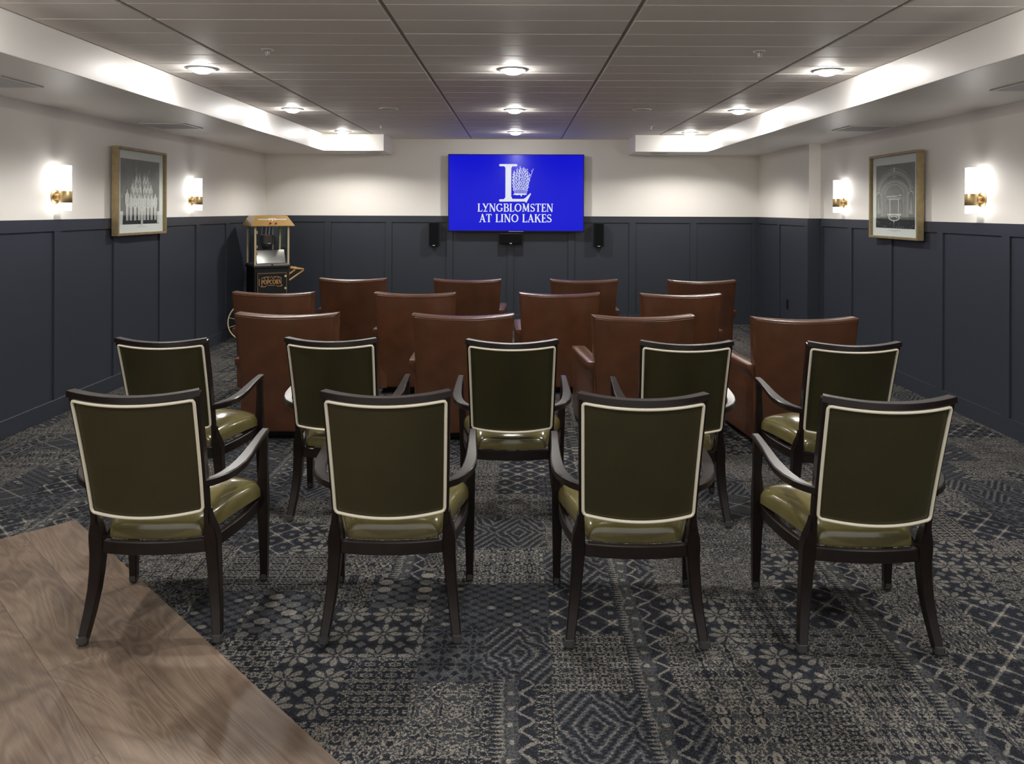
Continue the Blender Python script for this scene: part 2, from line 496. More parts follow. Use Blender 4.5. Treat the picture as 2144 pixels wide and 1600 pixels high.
# ================================================================ THE SETTING
# ---- ceiling
ceiling = G().box(XL - 0.1, XR + 0.1, YF - 0.1, YB + 0.1, ZC + 0.030, ZC + 0.13).obj('ceiling', M_GRID, kind='structure')
colx = [(SL, -1.864), (-1.864, -0.645), (-0.645, 0.574), (0.574, 1.793), (1.793, SR)]
rows = []
yy = 3.672 - 0.305 * 2
while yy < YB - 0.01:
    rows.append((yy, min(yy + 0.305, YB))); yy += 0.305
for (a, c) in colx:
    me = None
    for (y0, y1) in rows:
        w2, l2 = (c - a) / 2 - 0.009, (y1 - y0) / 2 - 0.0032
        full = abs(y1 - y0 - 0.305) < 1e-6
        if me is None or not full:
            g = G()
            cc = 0.0055
            g.rings([[(-w2, -l2, 0.024), (w2, -l2, 0.024), (w2, l2, 0.024), (-w2, l2, 0.024)],
                     [(-w2, -l2, cc), (w2, -l2, cc), (w2, l2, cc), (-w2, l2, cc)],
                     [(-w2 + cc, -l2 + cc, 0), (w2 - cc, -l2 + cc, 0), (w2 - cc, l2 - cc, 0), (-w2 + cc, l2 - cc, 0)]])
            mm = g.mesh('ceiling_panel')
            if full: me = mm
        else: mm = me
        o = link('ceiling_panel', mm if not full else me, M_CEIL, ceiling)
        o.location = ((a + c) / 2, (y0 + y1) / 2, ZC + random.uniform(-0.0006, 0.0006))
# part of the ceiling above and behind the camera, out of view
G().box(SL + 0.01, SR - 0.01, YF, rows[0][0] - 0.004, ZC, ZC + 0.024).obj('rear_ceiling_panel', M_CEIL, ceiling)
for x in (-1.864, -0.645, 0.574, 1.793):
    G().box(x - 0.012, x + 0.012, rows[0][0], YB, ZC + 0.006, ZC + 0.031).obj('grid_runner', M_GRID, ceiling)

# ---- soffits along both walls, each returning across the screen wall
soff_l = G().prism([(XL, YF), (SL, YF), (SL, 10.01), (-1.73, 10.01), (-1.73, YB), (XL, YB)], ZS, ZC + 0.03).obj('trim_1', M_SOFF, kind='structure', bevel=0.004)
soff_r = G().prism([(XR, YF), (XR, YB), (1.49, YB), (1.49, 10.01), (SR, 10.01), (SR, YF)], ZS, ZC + 0.03).obj('trim_2', M_SOFF, kind='structure', bevel=0.004)

# ---- walls
T = 0.12
wall_left = G().box(XL - T, XL, YF - T, YB + T, -0.02, ZC + 0.1).obj('wall_left', M_WALL, kind='structure')
wall_right = G().prism([(XR, YF), (XR, YP), (XR2, YP), (XR2, YB), (XR + T, YB), (XR + T, YF)], -0.02, ZC + 0.1).obj('wall_right', M_WALL, kind='structure')
wall_back = G().box(XL, XR, YB, YB + T, -0.02, ZC + 0.1).obj('wall_back', M_WALL, kind='structure')
BT, RT, PT = 0.022, 0.022, 0.008      # proud depth of battens, rail, panels

def bay_run(parent, wall, axis, p0, p1, stops, rail=True, ends=(True, True)):
    """wainscot on one wall. axis 'y': surface at x=wall; axis 'x': surface at y=wall. stops = batten centres"""
    zb = 0.125
    sgn = -1 if (axis == 'x' or wall > 0) else 1
    def bx(name, a, c, z0, z1, th, mat=M_NAVY, bev=0.0015):
        g = G()
        lo, hi = sorted((wall, wall + sgn * th))
        if axis == 'y': g.box(lo, hi, a, c, z0, z1)
        else: g.box(a, c, lo, hi, z0, z1)
        return g.obj(name, mat, parent, bevel=bev, seg=1)
    bx('top_rail', p0, p1, WH - 0.088, WH, RT)
    prev = p0
    for s in list(stops) + [None]:
        a = prev
        c = p1 if s is None else s - 0.044
        if c - a > 0.02:
            bx('wainscot_panel', a, c, zb, WH - 0.088, PT)
        if s is not None:
            bx('batten', max(s - 0.044, p0), min(s + 0.044, p1), zb, WH - 0.088, BT)
            prev = s + 0.044
    return bx

stL = [5.837 + 0.85 * k for k in range(-10, 6)]
bay_run(wall_left, XL, 'y', YF, YB - 0.02, [s for s in stL if YF + 0.05 < s < YB - 0.1])
G().box(XL, XL + 0.024, YF, YB, 0, 0.125).obj('baseboard_left', M_NAVY, kind='structure', bevel=0.002, seg=1)
stR = [5.42 + 0.85 * k for k in range(-9, 4)]
bay_run(wall_right, XR, 'y', YF, YP - 0.0225, [s for s in stR if YF + 0.05 < s < YP - 0.1] + [YP - 0.0665])
bay_run(wall_right, XR2, 'y', YP - 0.02, YB - 0.02, [YP + 0.024, 9.77, YB - 0.066])
G().box(XR2 - 0.0215, XR - 0.0005, YP - 0.0225, YP, 0.125, WH - 0.088).obj('batten', M_NAVY, wall_right)
G().box(XR2 - 0.0215, XR - 0.0005, YP - 0.0225, YP, WH - 0.088, WH).obj('top_rail', M_NAVY, wall_right)
G().prism([(XR, YF), (XR, YP - 0.0), (XR2, YP), (XR2, YB), (XR2 - 0.024, YB), (XR2 - 0.024, YP - 0.024), (XR - 0.024, YP - 0.024), (XR - 0.024, YF)], 0, 0.125).obj('baseboard_right', M_NAVY, kind='structure')
bay_run(wall_back, YB, 'x', XL, XR2, [XL + 0.044] + [-0.111 + 0.83 * k for k in range(-3, 4)] + [XR2 - 0.044])
G().box(XL + 0.024, XR2 - 0.024, YB - 0.024, YB, 0, 0.125).obj('baseboard_back', M_NAVY, kind='structure', bevel=0.002, seg=1)

# ---- floor: base slab, carpet on it, inlaid planks at the entrance
floor = G().box(XL - T, XR + T, YF - T, YB + T, -0.12, -0.008).obj('floor', M_DARK, kind='structure')
CX, CY = -2.19, 3.878                    # the corner of the plank area
def clip(poly, a, b_, c):                # keep a*x + b*y <= c
    out = []
    for i in range(len(poly)):
        p, q = poly[i], poly[(i + 1) % len(poly)]
        dp, dq = a * p[0] + b_ * p[1] - c, a * q[0] + b_ * q[1] - c
        if dp <= 0: out.append(p)
        if (dp < 0) != (dq < 0):
            t = dp / (dp - dq); out.append((p[0] + (q[0] - p[0]) * t, p[1] + (q[1] - p[1]) * t))
    return out
room = [(XL, YF), (XR, YF), (XR, YP), (XR2, YP), (XR2, YB), (XL, YB)]
r2 = 2 ** 0.5 / 2
# carpet = room minus the quadrant, as two polygons joined in one sheet
yl = CY - (CX - XL)                       # where the left edge meets the left wall
xr_ = CX + (CY - YF)                      # where the right edge meets the wall behind
carp = [(CX, CY), (XL, yl), (XL, YB), (XR2, YB), (XR2, YP), (XR, YP), (XR, 3.2), (XR, CY - (XR - CX))]
G().prism([(p[0], p[1]) for p in carp], -0.008, 0.0).obj('carpet', M_CARPET, floor)
def uv2xy(u, v): return (CX + u * r2 - v * r2, CY - u * r2 - v * r2)
pw, pl = 0.229, 1.52
nv = 0; v0 = 0.0
while v0 < 6.5:
    off = [0.62, 0.18, 1.15, 0.42, 0.95][nv % 5]
    u0 = -off
    while u0 < 9.0:
        g_ = 0.0005
        a, c = max(u0, 0) + g_, u0 + pl - g_
        poly = [uv2xy(a, v0 + g_), uv2xy(c, v0 + g_), uv2xy(c, v0 + pw - g_), uv2xy(a, v0 + pw - g_)]
        poly = clip(poly, -1, 0, -XL - 0.024)
        if len(poly) > 2: poly = clip(poly, 0, -1, -YF)
        if len(poly) > 2: poly = clip(poly, 1, 0, XR - 0.024)
        if len(poly) > 2 and c > 0.02:
            z1 = 0.0 - 0.0004 * random.random()
            G().prism(poly, -0.008, z1).obj('plank', M_PLANK, floor)
        u0 += pl
    v0 += pw; nv += 1

# ================================================================ CEILING FITTINGS
def downlight():
    r = empty('downlight')
    G().lathe([(0.064, -0.004), (0.068, -0.010), (0.080, -0.009), (0.098, -0.006), (0.106, 0.0), (0.064, 0.0), (0.064, -0.004)], 40).obj('trim_ring', M_TRIM, r, smooth=True)
    prof = [(0.066 * math.cos(a), -0.008 - 0.030 * math.sin(a)) for a in [i * math.pi / 2 / 7 for i in range(8)]]
    prof[-1] = (0.0005, -0.038)
    G().lathe(prof, 32).obj('lens', M_DOME, r, smooth=True)
    ld = bpy.data.lights.new('lamp_beam', 'SPOT'); ld.energy = SPOT_W; ld.color = LIGHT_COL
    ld.spot_size = math.radians(148); ld.spot_blend = 0.6; ld.shadow_soft_size = 0.05
    lo = bpy.data.objects.new('lamp_beam', ld); COL.objects.link(lo); lo.parent = r; lo.location = (0, 0, -0.10)
    return r
DL = downlight(); index_kids()
first = True
rowname = {9.66: 'farthest, near the screen wall', 7.51: 'middle one of three seen', 5.36: 'nearest of three seen'}
for cx, cn in ((-2.176, 'left'), (-0.043, 'centre'), (2.113, 'right')):
    for y in (9.66, 7.51, 5.36, 3.21, 1.06):
        d = DL if first else copy_tree(DL)
        first = False
        d.location = (cx, y, ZC)
        run = {'left': 'beside the left soffit', 'centre': 'down the middle of the ceiling', 'right': 'beside the right soffit'}[cn]
        run = run.replace('down the middle of the ceiling', 'mid-ceiling')
        if y in rowname:
            tag(d, 'round dome downlight %s, %s' % (run, rowname[y]), 'downlight', 'dome downlights in the ceiling')
        else:
            tag(d, 'round dome downlight %s, %s overhead outside the picture' % (run, 'just' if y > 3 else 'far'), 'downlight', 'dome downlights in the ceiling')

def sprinkler():
    r = empty('fire_sprinkler')
    G().lathe([(0.0, -0.004), (0.018, -0.007), (0.036, -0.004), (0.038, 0.0), (0.0, 0.0)], 24).obj('escutcheon', M_TRIM, r, smooth=True)
    g = G(); g.lathe([(0.007, 0), (0.007, -0.018), (0.005, -0.03), (0.005, -0.04), (0.012, -0.041), (0.012, -0.044), (0.0, -0.044)], 12)
    g.sweep([(-0.011, 0, -0.012), (-0.012, 0, -0.028), (-0.004, 0, -0.040)], (0.003, 0.003), side=(0, 1, 0))
    g.sweep([(0.011, 0, -0.012), (0.012, 0, -0.028), (0.004, 0, -0.040)], (0.003, 0.003), side=(0, 1, 0))
    g.obj('sprinkler_head', M_STEEL, r)
    return r
SP = sprinkler(); index_kids()
for i, (x, y, lb) in enumerate([(-1.52, 4.72, 'small ceiling sprinkler left of the centre bay, the nearer one on the left'),
                                (1.45, 4.72, 'small ceiling sprinkler right of the centre bay, the nearer one on the right'),
                                (-1.566, 8.87, 'small ceiling sprinkler on the left near the screen wall'),
                                (1.50, 8.87, 'small ceiling sprinkler on the right near the screen wall')]):
    d = SP if i == 0 else copy_tree(SP)
    d.location = (x, y, ZC); tag(d, lb, 'sprinkler', 'ceiling sprinklers')

def ceil_speaker():
    r = empty('ceiling_speaker')
    G().lathe([(0.080, -0.003), (0.080, -0.006), (0.088, -0.006), (0.090, 0.0), (0.080, 0.0), (0.080, -0.003)], 36).obj('bezel', M_TRIM, r)
    G().lathe([(0.0, -0.0045), (0.06, -0.0042), (0.0795, -0.003), (0.0795, 0.0)], 36).obj('grille', M_VENT, r)
    return r
CS = ceil_speaker(); index_kids()
for i, (x, lb) in enumerate([(-1.246, 'flat round speaker grille in the ceiling left of the middle downlight'), (1.175, 'flat round speaker grille in the ceiling right of the middle downlight')]):
    d = CS if i == 0 else copy_tree(CS)
    d.location = (x, 7.47, ZC); tag(d, lb, 'speaker', 'round ceiling speaker grilles')

def vent(w, l, n):
    r = empty('air_vent')
    g = G(); f = 0.028
    g.box(-w, w, -l, -l + f, -0.008, 0); g.box(-w, w, l - f, l, -0.008, 0)
    g.box(-w, -w + f, -l + f, l - f, -0.008, 0); g.box(w - f, w, -l + f, l - f, -0.008, 0)
    g.obj('frame', M_WHITE, r)
    G().box(-w + f, w - f, -l + f, l - f, -0.001, 0.0).obj('backing', M_DARK, r)
    for k in range(n):
        y = -l + f + (k + 0.5) * (2 * l - 2 * f) / n
        dy = (l - f) / n * 0.75
        G().add([(-w + f, y - dy, -0.002), (w - f, y - dy, -0.002), (w - f, y + dy, -0.011), (-w + f, y + dy, -0.011),
                 (-w + f, y - dy, -0.0035), (w - f, y - dy, -0.0035), (w - f, y + dy, -0.0125), (-w + f, y + dy, -0.0125)],
                [(0, 1, 2, 3), (7, 6, 5, 4), (0, 4, 5, 1), (1, 5, 6, 2), (2, 6, 7, 3), (3, 7, 4, 0)]).obj('slat', M_VENT, r)
    return r
V1 = vent(0.20, 0.20, 9); index_kids()
for i, (x, y, lb) in enumerate([(-3.13, 7.05, 'square slatted air vent under the left soffit, above the choir picture'),
                                (3.10, 7.05, 'square slatted air vent under the right soffit, above the theatre picture'),
                                (-3.13, 4.62, 'square slatted air vent cut by the left edge of the picture'),
                                (3.10, 4.62, 'square slatted air vent cut by the right edge of the picture')]):
    d = V1 if i == 0 else copy_tree(V1)
    d.location = (x, y, ZS); tag(d, lb, 'vent', 'air vents under the soffits')
V2 = vent(0.115, 0.06, 3); V2.name = 'slot_vent'; index_kids()
V2.location = (-1.90, 10.22, ZS); tag(V2, 'small slot vent under the left soffit return by the screen wall', 'vent', 'slot vents')
d = copy_tree(V2); d.location = (1.84, 10.22, ZS); tag(d, 'small slot vent under the right soffit return by the screen wall', 'vent', 'slot vents')

# ================================================================ WALL LIGHTS
def sconce():
    """origin on the wall, light stands out along +x"""
    r = empty('wall_sconce')
    OX = 0.080; R = 0.0405
    g = G(); g.lathe([(0.0, 0.0), (0.055, 0.0), (0.055, 0.007), (0.050, 0.011), (0.030, 0.012), (0.0, 0.012)], 36, axis='X')
    g.obj('backplate', M_GOLD, r, smooth=True, sharp=40)
    G().lathe([(0.0, 0.010), (0.024, 0.010), (0.024, OX - R + 0.006), (0.0, OX - R + 0.006)], 24, axis='X').obj('arm', M_GOLD, r, smooth=True, sharp=40)
    G().lathe([(0.0035, 0.0), (0.0035, 0.014), (0.0, 0.014)], 10, c=(0.004, -0.046, 0.0), axis='X').obj('screw', M_DARK, r)
    G().lathe([(R + 0.0025, -0.044), (R + 0.004, -0.042), (R + 0.004, 0.042), (R + 0.0025, 0.044), (R - 0.002, 0.044), (R - 0.002, -0.044), (R + 0.0025, -0.044)], 36, c=(OX, 0, 0)).obj('band', M_GOLD, r, smooth=True, sharp=40)
    G().lathe([(0.0, 0.040), (R, 0.040), (R, 0.232), (R - 0.003, 0.236), (0.0, 0.236)], 32, c=(OX, 0, 0)).obj('upper_glass', M_GLOW, r, smooth=True, sharp=40)
    G().lathe([(0.0, -0.040), (R, -0.040), (R, -0.100), (R - 0.003, -0.104), (0.0, -0.104)], 32, c=(OX, 0, 0)).obj('lower_glass', M_GLOW, r, smooth=True, sharp=40)
    G().lathe([(R + 0.002, 0.234), (R + 0.002, 0.237), (0.0, 0.238), (0.0, 0.2365)], 32, c=(OX, 0, 0)).obj('end_cap', M_TRIM, r)
    G().lathe([(R + 0.002, -0.102), (R + 0.002, -0.105), (0.0, -0.106), (0.0, -0.1045)], 32, c=(OX, 0, 0)).obj('end_cap', M_TRIM, r)
    return r
SC = sconce(); index_kids()
z = 1.632
for i, (x, y, rz, lb) in enumerate([
        (XL, 5.83, 0, 'brass and opal glass tube sconce on the left wall, nearer of the two there'),
        (XL, 8.24, 0, 'brass and opal glass tube sconce on the left wall between choir picture and popcorn cart'),
        (XR, 5.73, math.pi, 'brass and opal glass tube sconce on the right wall, nearer of the two there'),
        (XR, 8.14, math.pi, 'brass and opal glass tube sconce on the right wall beside the pier'),
        (XL, 3.42, 0, 'brass and opal glass sconce on the left wall outside the picture'),
        (XR, 3.32, math.pi, 'brass and opal glass sconce on the right wall outside the picture')]):
    d = SC if i == 0 else copy_tree(SC)
    d.location = (x, y, z); d.rotation_euler = (0, 0, rz); tag(d, lb, 'sconce', 'tube sconces on the side walls')

# ================================================================ FLAT DRAWING HELPER (prints, screen, lettering)
class Flat:
    """polygons laid on a plane in layers; plane point = origin + u*U + v*V + layer*NRM"""
    def __init__(s, org, U, V, step=0.0003):
        s.o, s.U, s.V = Vector(org), Vector(U), Vector(V)
        s.n = s.U.normalized().cross(s.V.normalized()); s.step = step; s.g = G()
    def poly(s, pts, mi=0, layer=1):
        vs = [s.o + s.U * a + s.V * b + s.n * (layer * s.step) for a, b in pts]
        s.g.add(vs, [tuple(range(len(vs)))], mi)
    def strip(s, pts, w, mi=0, layer=1):
        n = len(pts); L = []; R = []
        for i, p in enumerate(pts):
            a = pts[max(i - 1, 0)]; c = pts[min(i + 1, n - 1)]
            dx, dy = c[0] - a[0], c[1] - a[1]; l = math.hypot(dx, dy) or 1
            ww = (w[i] if isinstance(w, list) else w) / 2
            L.append((p[0] - dy / l * ww, p[1] + dx / l * ww)); R.append((p[0] + dy / l * ww, p[1] - dx / l * ww))
        for i in range(n - 1):
            s.poly([L[i], R[i], R[i + 1], L[i + 1]], mi, layer)
    def disc(s, c, rx, ry=None, mi=0, layer=1, n=10):
        ry = ry or rx
        s.poly([(c[0] + rx * math.cos(2 * math.pi * i / n), c[1] + ry * math.sin(2 * math.pi * i / n)) for i in range(n)], mi, layer)
    def arc(s, c, rx, ry, a0, a1, w, mi=0, layer=1, n=14):
        s.strip([(c[0] + rx * math.cos(math.radians(a0 + (a1 - a0) * i / n)), c[1] + ry * math.sin(math.radians(a0 + (a1 - a0) * i / n))) for i in range(n + 1)], w, mi, layer)
    def obj(s, name, mats, parent):
        me = bpy.data.meshes.new(name); me.from_pydata(s.g.v, [], s.g.f)
        for i, p in enumerate(me.polygons): p.material_index = s.g.mi[i]
        return link(name, me, mats, parent)

TK, TN = 0.185, 0.085
def glyph(ch):
    """serif capital: width, list of strokes (points, width)"""
    sv = 0.062
    def ser(x, y, h=0.15): return ([(x - h, y), (x + h, y)], sv)
    lo, hi = sv / 2, 1 - sv / 2
    def arc(cx, cy, rx, ry, a0, a1, w0, w1, n=12):
        pts, ws = [], []
        for i in range(n + 1):
            a = math.radians(a0 + (a1 - a0) * i / n)
            pts.append((cx + rx * math.cos(a), cy + ry * math.sin(a)))
            ws.append(w1 + (w0 - w1) * abs(math.cos(a)))
        return (pts, ws)
    if ch == 'L': return 0.66, [([(0.20, 0), (0.20, 1)], TK), ser(0.20, hi), ([(0.05, lo), (0.58, lo + .01)], sv + .02), ([(0.56, 0.0), (0.66, 0.26)], [0.11, 0.03])]
    if ch == 'I': return 0.42, [([(0.21, 0), (0.21, 1)], TK), ser(0.21, hi), ser(0.21, lo)]
    if ch == 'T': return 0.76, [([(0.38, 0), (0.38, 1)], TK), ser(0.38, lo), ([(0.05, hi), (0.71, hi)], sv + .02), ([(0.05, 0.74), (0.08, 1)], [0.03, 0.09]), ([(0.71, 0.74), (0.68, 1)], [0.03, 0.09])]
    if ch == 'E': return 0.68, [([(0.20, 0), (0.20, 1)], TK), ([(0.05, hi), (0.60, hi)], sv + .02), ([(0.05, lo), (0.62, lo)], sv + .02), ([(0.2, .52), (0.48, .52)], TN), ([(0.48, .40), (0.48, .64)], .05), ([(0.60, .76), (0.58, 1)], [.03, .09]), ([(0.66, .26), (0.60, 0)], [.03, .10])]
    if ch == 'N': return 0.92, [([(0.17, 0), (0.17, 1)], TN), ([(0.75, 0), (0.75, 1)], TN), ([(0.17, 1), (0.75, 0.0)], TK), ser(0.17, lo, .12), ser(0.12, hi, .12), ser(0.75, hi, .13)]
    if ch == 'M': return 1.06, [([(0.18, 0), (0.22, 1)], TN), ([(0.86, 0), (0.83, 1)], TK), ([(0.22, 1), (0.53, 0.1)], TK), ([(0.53, 0.1), (0.83, 1)], TN), ser(0.18, lo, .13), ser(0.87, lo, .15), ser(0.15, hi, .1), ser(0.89, hi, .1)]
    if ch == 'A': return 0.88, [([(0.16, 0), (0.45, 1)], TN), ([(0.42, 1), (0.72, 0)], TK), ([(0.24, .34), (0.6, .34)], TN), ser(0.15, lo, .13), ser(0.73, lo, .15)]
    if ch == 'K': return 0.88, [([(0.20, 0), (0.20, 1)], TK), ser(0.20, hi), ser(0.20, lo), ([(0.22, .45), (0.68, .97)], TN), ([(0.40, .62), (0.74, 0.02)], TK), ser(0.68, hi, .12), ser(0.75, lo, .14)]
    if ch == 'Y': return 0.84, [([(0.14, 1), (0.44, 0.42)], TK), ([(0.72, 1), (0.30, 0.06)], TN + .02), ser(0.14, hi, .13), ser(0.72, hi, .12), ([(0.14, lo), (0.62, lo)], sv + .03), ([(0.58, 0.0), (0.66, 0.14)], [.08, .02])]
    if ch == 'O': return 0.96, [arc(0.48, 0.5, 0.36, 0.455, 0, 360, TK, TN, 24)]
    if ch == 'G': return 0.94, [arc(0.47, 0.5, 0.36, 0.455, 42, 330, TK, TN, 22), ([(0.76, 0.12), (0.76, 0.42)], TK * .9), ([(0.58, .43), (0.90, .43)], sv), ([(0.74, .70), (0.74, .98)], [.03, .07])]
    if ch == 'C': return 0.88, [arc(0.47, 0.5, 0.36, 0.455, 40, 320, TK, TN, 22), ([(0.75, .68), (0.75, .98)], [.03, .09])]
    if ch == 'S': return 0.68, [arc(0.34, 0.735, 0.22, 0.22, 30, 225, TN + .02, TN, 10), ([(0.19, .60), (0.50, .42)], TK), arc(0.34, 0.27, 0.235, 0.225, 45, -150, TK * .8, TN, 10), ([(0.54, .74), (0.54, .99)], [.03, .08]), ([(0.12, .0), (0.12, .27)], [.08, .03])]
    if ch == 'B': return 0.78, [([(0.20, 0), (0.20, 1)], TK), ([(0.05, hi), (0.42, hi)], sv + .01), ([(0.05, lo), (0.45, lo)], sv + .01), ([(0.2, .53), (0.42, .53)], sv), arc(0.40, 0.755, 0.22, 0.22, 90, -90, TK * .85, sv, 10), arc(0.42, 0.27, 0.25, 0.245, 90, -90, TK, sv, 10)]
    if ch == 'P': return 0.76, [([(0.20, 0), (0.20, 1)], TK), ser(0.20, lo), ([(0.05, hi), (0.42, hi)], sv + .01), ([(0.2, .44), (0.42, .44)], sv), arc(0.40, 0.70, 0.25, 0.265, 90, -90, TK, sv, 10)]
    if ch == 'R': return 0.84, [([(0.20, 0), (0.20, 1)], TK), ser(0.20, lo), ([(0.05, hi), (0.42, hi)], sv + .01), ([(0.2, .47), (0.42, .47)], sv), arc(0.40, 0.72, 0.23, 0.25, 90, -90, TK, sv, 10), ([(0.42, .46), (0.70, .02)], TK), ser(0.72, lo, .10)]
    return 0.42, []
def write(fl, text, u0, u1, v0, v1, mi=0, layer=2, bold=1.0):
    tot = sum(glyph(c)[0] for c in text)
    hgt = v1 - v0; sx = (u1 - u0) / tot
    u = u0
    for c in text:
        w, st = glyph(c)
        for pts, ww in st:
            ps = [(u + p[0] * sx, v0 + p[1] * hgt) for p in pts]
            k = (sx + hgt) / 2 * bold
            fl.strip(ps, [q * k for q in ww] if isinstance(ww, list) else ww * k, mi, layer)
        u += w * sx

# ================================================================ SCREEN AND SPEAKERS
tv = empty('television', (-0.036, YB - 0.022, 1.776))
tag(tv, 'large wall-mounted flat screen glowing blue with a white letter and tree logo', 'television')
tw, th = 0.917, 0.523
G().box(-tw, tw, -0.095, -0.055, -th, th).obj('housing', M_DARK, tv, bevel=0.004)
G().box(-0.35, 0.35, -0.056, -0.002, -0.25, 0.25).obj('wall_mount', M_DARK, tv)
G().box(-tw + 0.010, tw - 0.010, -0.0962, -0.095, -th + 0.014, th - 0.010).obj('screen', M_SCREEN, tv)
G().box(-0.10, 0.10, -0.099, -0.0955, -th + 0.001, -th + 0.007).obj('maker_strip', M_STEEL, tv)
G().box(0.65, 0.72, -0.085, -0.06, -th - 0.010, -th).obj('sensor', M_DARK, tv)
PX = 1 / 155.3
fl = Flat((0 - (-0.036), -0.0965, H - 1.776), (PX, 0, 0), (0, 0, PX), 0.0004)   # design units from the logo sheet
def q(x, y): return (x - 1086.3, 440.5 - y)
fl.poly([q(1058.3, 346), q(1058.3, 421), q(1070.6, 421), q(1070.6, 346)], 0, 2)
fl.strip([q(1047, 346.4), q(1081, 346.4)], 4.6, 0, 2); fl.disc(q(1047.2, 346.4), 2.3, 2.3, 0, 2); fl.disc(q(1081, 346.4), 2.3, 2.3, 0, 2)
fl.poly([q(1055, 348), q(1058.4, 352), q(1070.6, 352), q(1073.5, 348)], 0, 2)
fl.poly([q(1054, 418.5), q(1058.4, 414), q(1070.6, 412), q(1073, 417), q(1098, 417), q(1098, 421), q(1054, 421)], 0, 2)
fl.strip([q(1047.5, 420.3), q(1100, 420)], 5.0, 0, 2); fl.disc(q(1047.5, 420.3), 2.5, 2.5, 0, 2)
fl.poly([q(1095, 422), q(1095, 417.6), q(1100, 415), q(1106, 409), q(1110.8, 404.8), q(1112, 406.5), q(1103.5, 423), q(1101.8, 425.6), q(1099.5, 422)], 0, 2)
rnd = random.Random(3)
for i in range(17):                       # the tree: stems with pairs of small leaves
    d_ = (i - 8) / 8.0
    x0 = 1090 + 12.5 * d_; top = 349.5 + 13 * abs(d_) ** 2 + rnd.uniform(0, 7)
    xt = 1092.5 + 17.0 * d_ + rnd.uniform(-1.2, 1.2)
    if i == 16: xt, top = 1115.5, 357
    bul = 2.6 * d_ if i < 16 else -1.5
    def stem(t, x0=x0, xt=xt, top=top, bul=bul): return (x0 + (xt - x0) * t + bul * math.sin(math.pi * t), 406 + (top - 406) * t)
    fl.strip([q(*stem(k / 8)) for k in range(9)], 0.5, 0, 2)
    nl = 13
    for k in range(2, nl + 1):
        t = k / nl + rnd.uniform(-.025, .025)
        t = min(t, 1.0)
        bx_, by = stem(t)
        sgn = 1 if (k + i) % 2 else -1
        a = math.radians(90 - sgn * rnd.uniform(22, 52)) if k < nl else math.radians(90 - 20 * d_)
        L = rnd.uniform(3.0, 4.4)
        ex, ey = bx_ + L * math.cos(a), by - L * math.sin(a)
        nx, ny = -math.sin(a) * .72, -math.cos(a) * .72
        mx_, my = bx_ + (ex - bx_) * .45, by + (ey - by) * .45
        fl.poly([q(bx_, by), q(mx_ + nx, my + ny), q(ex, ey), q(mx_ - nx, my - ny)], 0, 2)
fl.poly([q(1074, 408), q(1078, 405.5), q(1100, 405.8), q(1104, 407), q(1099, 409), q(1094, 408), q(1091.5, 412.5), q(1089.5, 408.5), q(1083, 409.4)], 0, 2)
write(fl, 'LYNGBLOMSTEN', 999.5 - 1086.3, 1159 - 1086.3, 440.5 - 443.8, 440.5 - 427.0, 0, 3, 0.94)
write(fl, 'AT LINO LAKES', 1003 - 1086.3, 1156 - 1086.3, 440.5 - 466.0, 440.5 - 449.0, 0, 3, 0.94)
fl.obj('screen_logo', [M_LOGO], tv)

def wall_speaker(w, h, name='wall_speaker'):
    r = empty(name)
    G().box(-w, w, -0.10, -0.018, -h, h).obj('cabinet', M_DARK, r, bevel=0.006)
    G().box(-w + 0.006, w - 0.006, -0.108, -0.100, -h + (0.018 if h > w else 0.005), h - 0.005).obj('grille', M_BLACK, r, bevel=0.003)
    G().box(-0.03, 0.03, -0.020, 0.0, -0.05, 0.05).obj('bracket', M_DARK, r)
    G().box(-0.016, 0.016, -0.1095, -0.1005, -h + 0.006, -h + 0.014).obj('badge', M_VENT, r)
    return r
sp1 = wall_speaker(0.067, 0.160); index_kids()
sp1.location = (-1.145, YB - 0.008, 1.215)
tag(sp1, 'slim black upright speaker on the screen wall, left of the screen', 'speaker', 'black speakers around the screen')
sp2 = copy_tree(sp1); sp2.location = (1.085, YB - 0.008, 1.210)
tag(sp2, 'slim black upright speaker on the screen wall, right of the screen', 'speaker', 'black speakers around the screen')
sp3 = wall_speaker(0.158, 0.072, 'centre_speaker'); sp3.location = (-0.105, YB - 0.022, 1.158)
tag(sp3, 'black horizontal speaker mounted below the screen', 'speaker', 'black speakers around the screen')

ol = empty('wall_outlet', (XR2 - 0.008, 9.46, 0.42))
tag(ol, 'black upright outlet plate low on the dark panelling beyond the pier', 'outlet')
G().box(-0.006, 0, -0.036, 0.036, -0.060, 0.060).obj('cover_plate', M_DARK, ol, bevel=0.002)
for zz in (-0.024, 0.024):
    G().box(-0.009, -0.006, -0.017, 0.017, zz - 0.015, zz + 0.015).obj('socket', M_BLACK, ol, bevel=0.002)

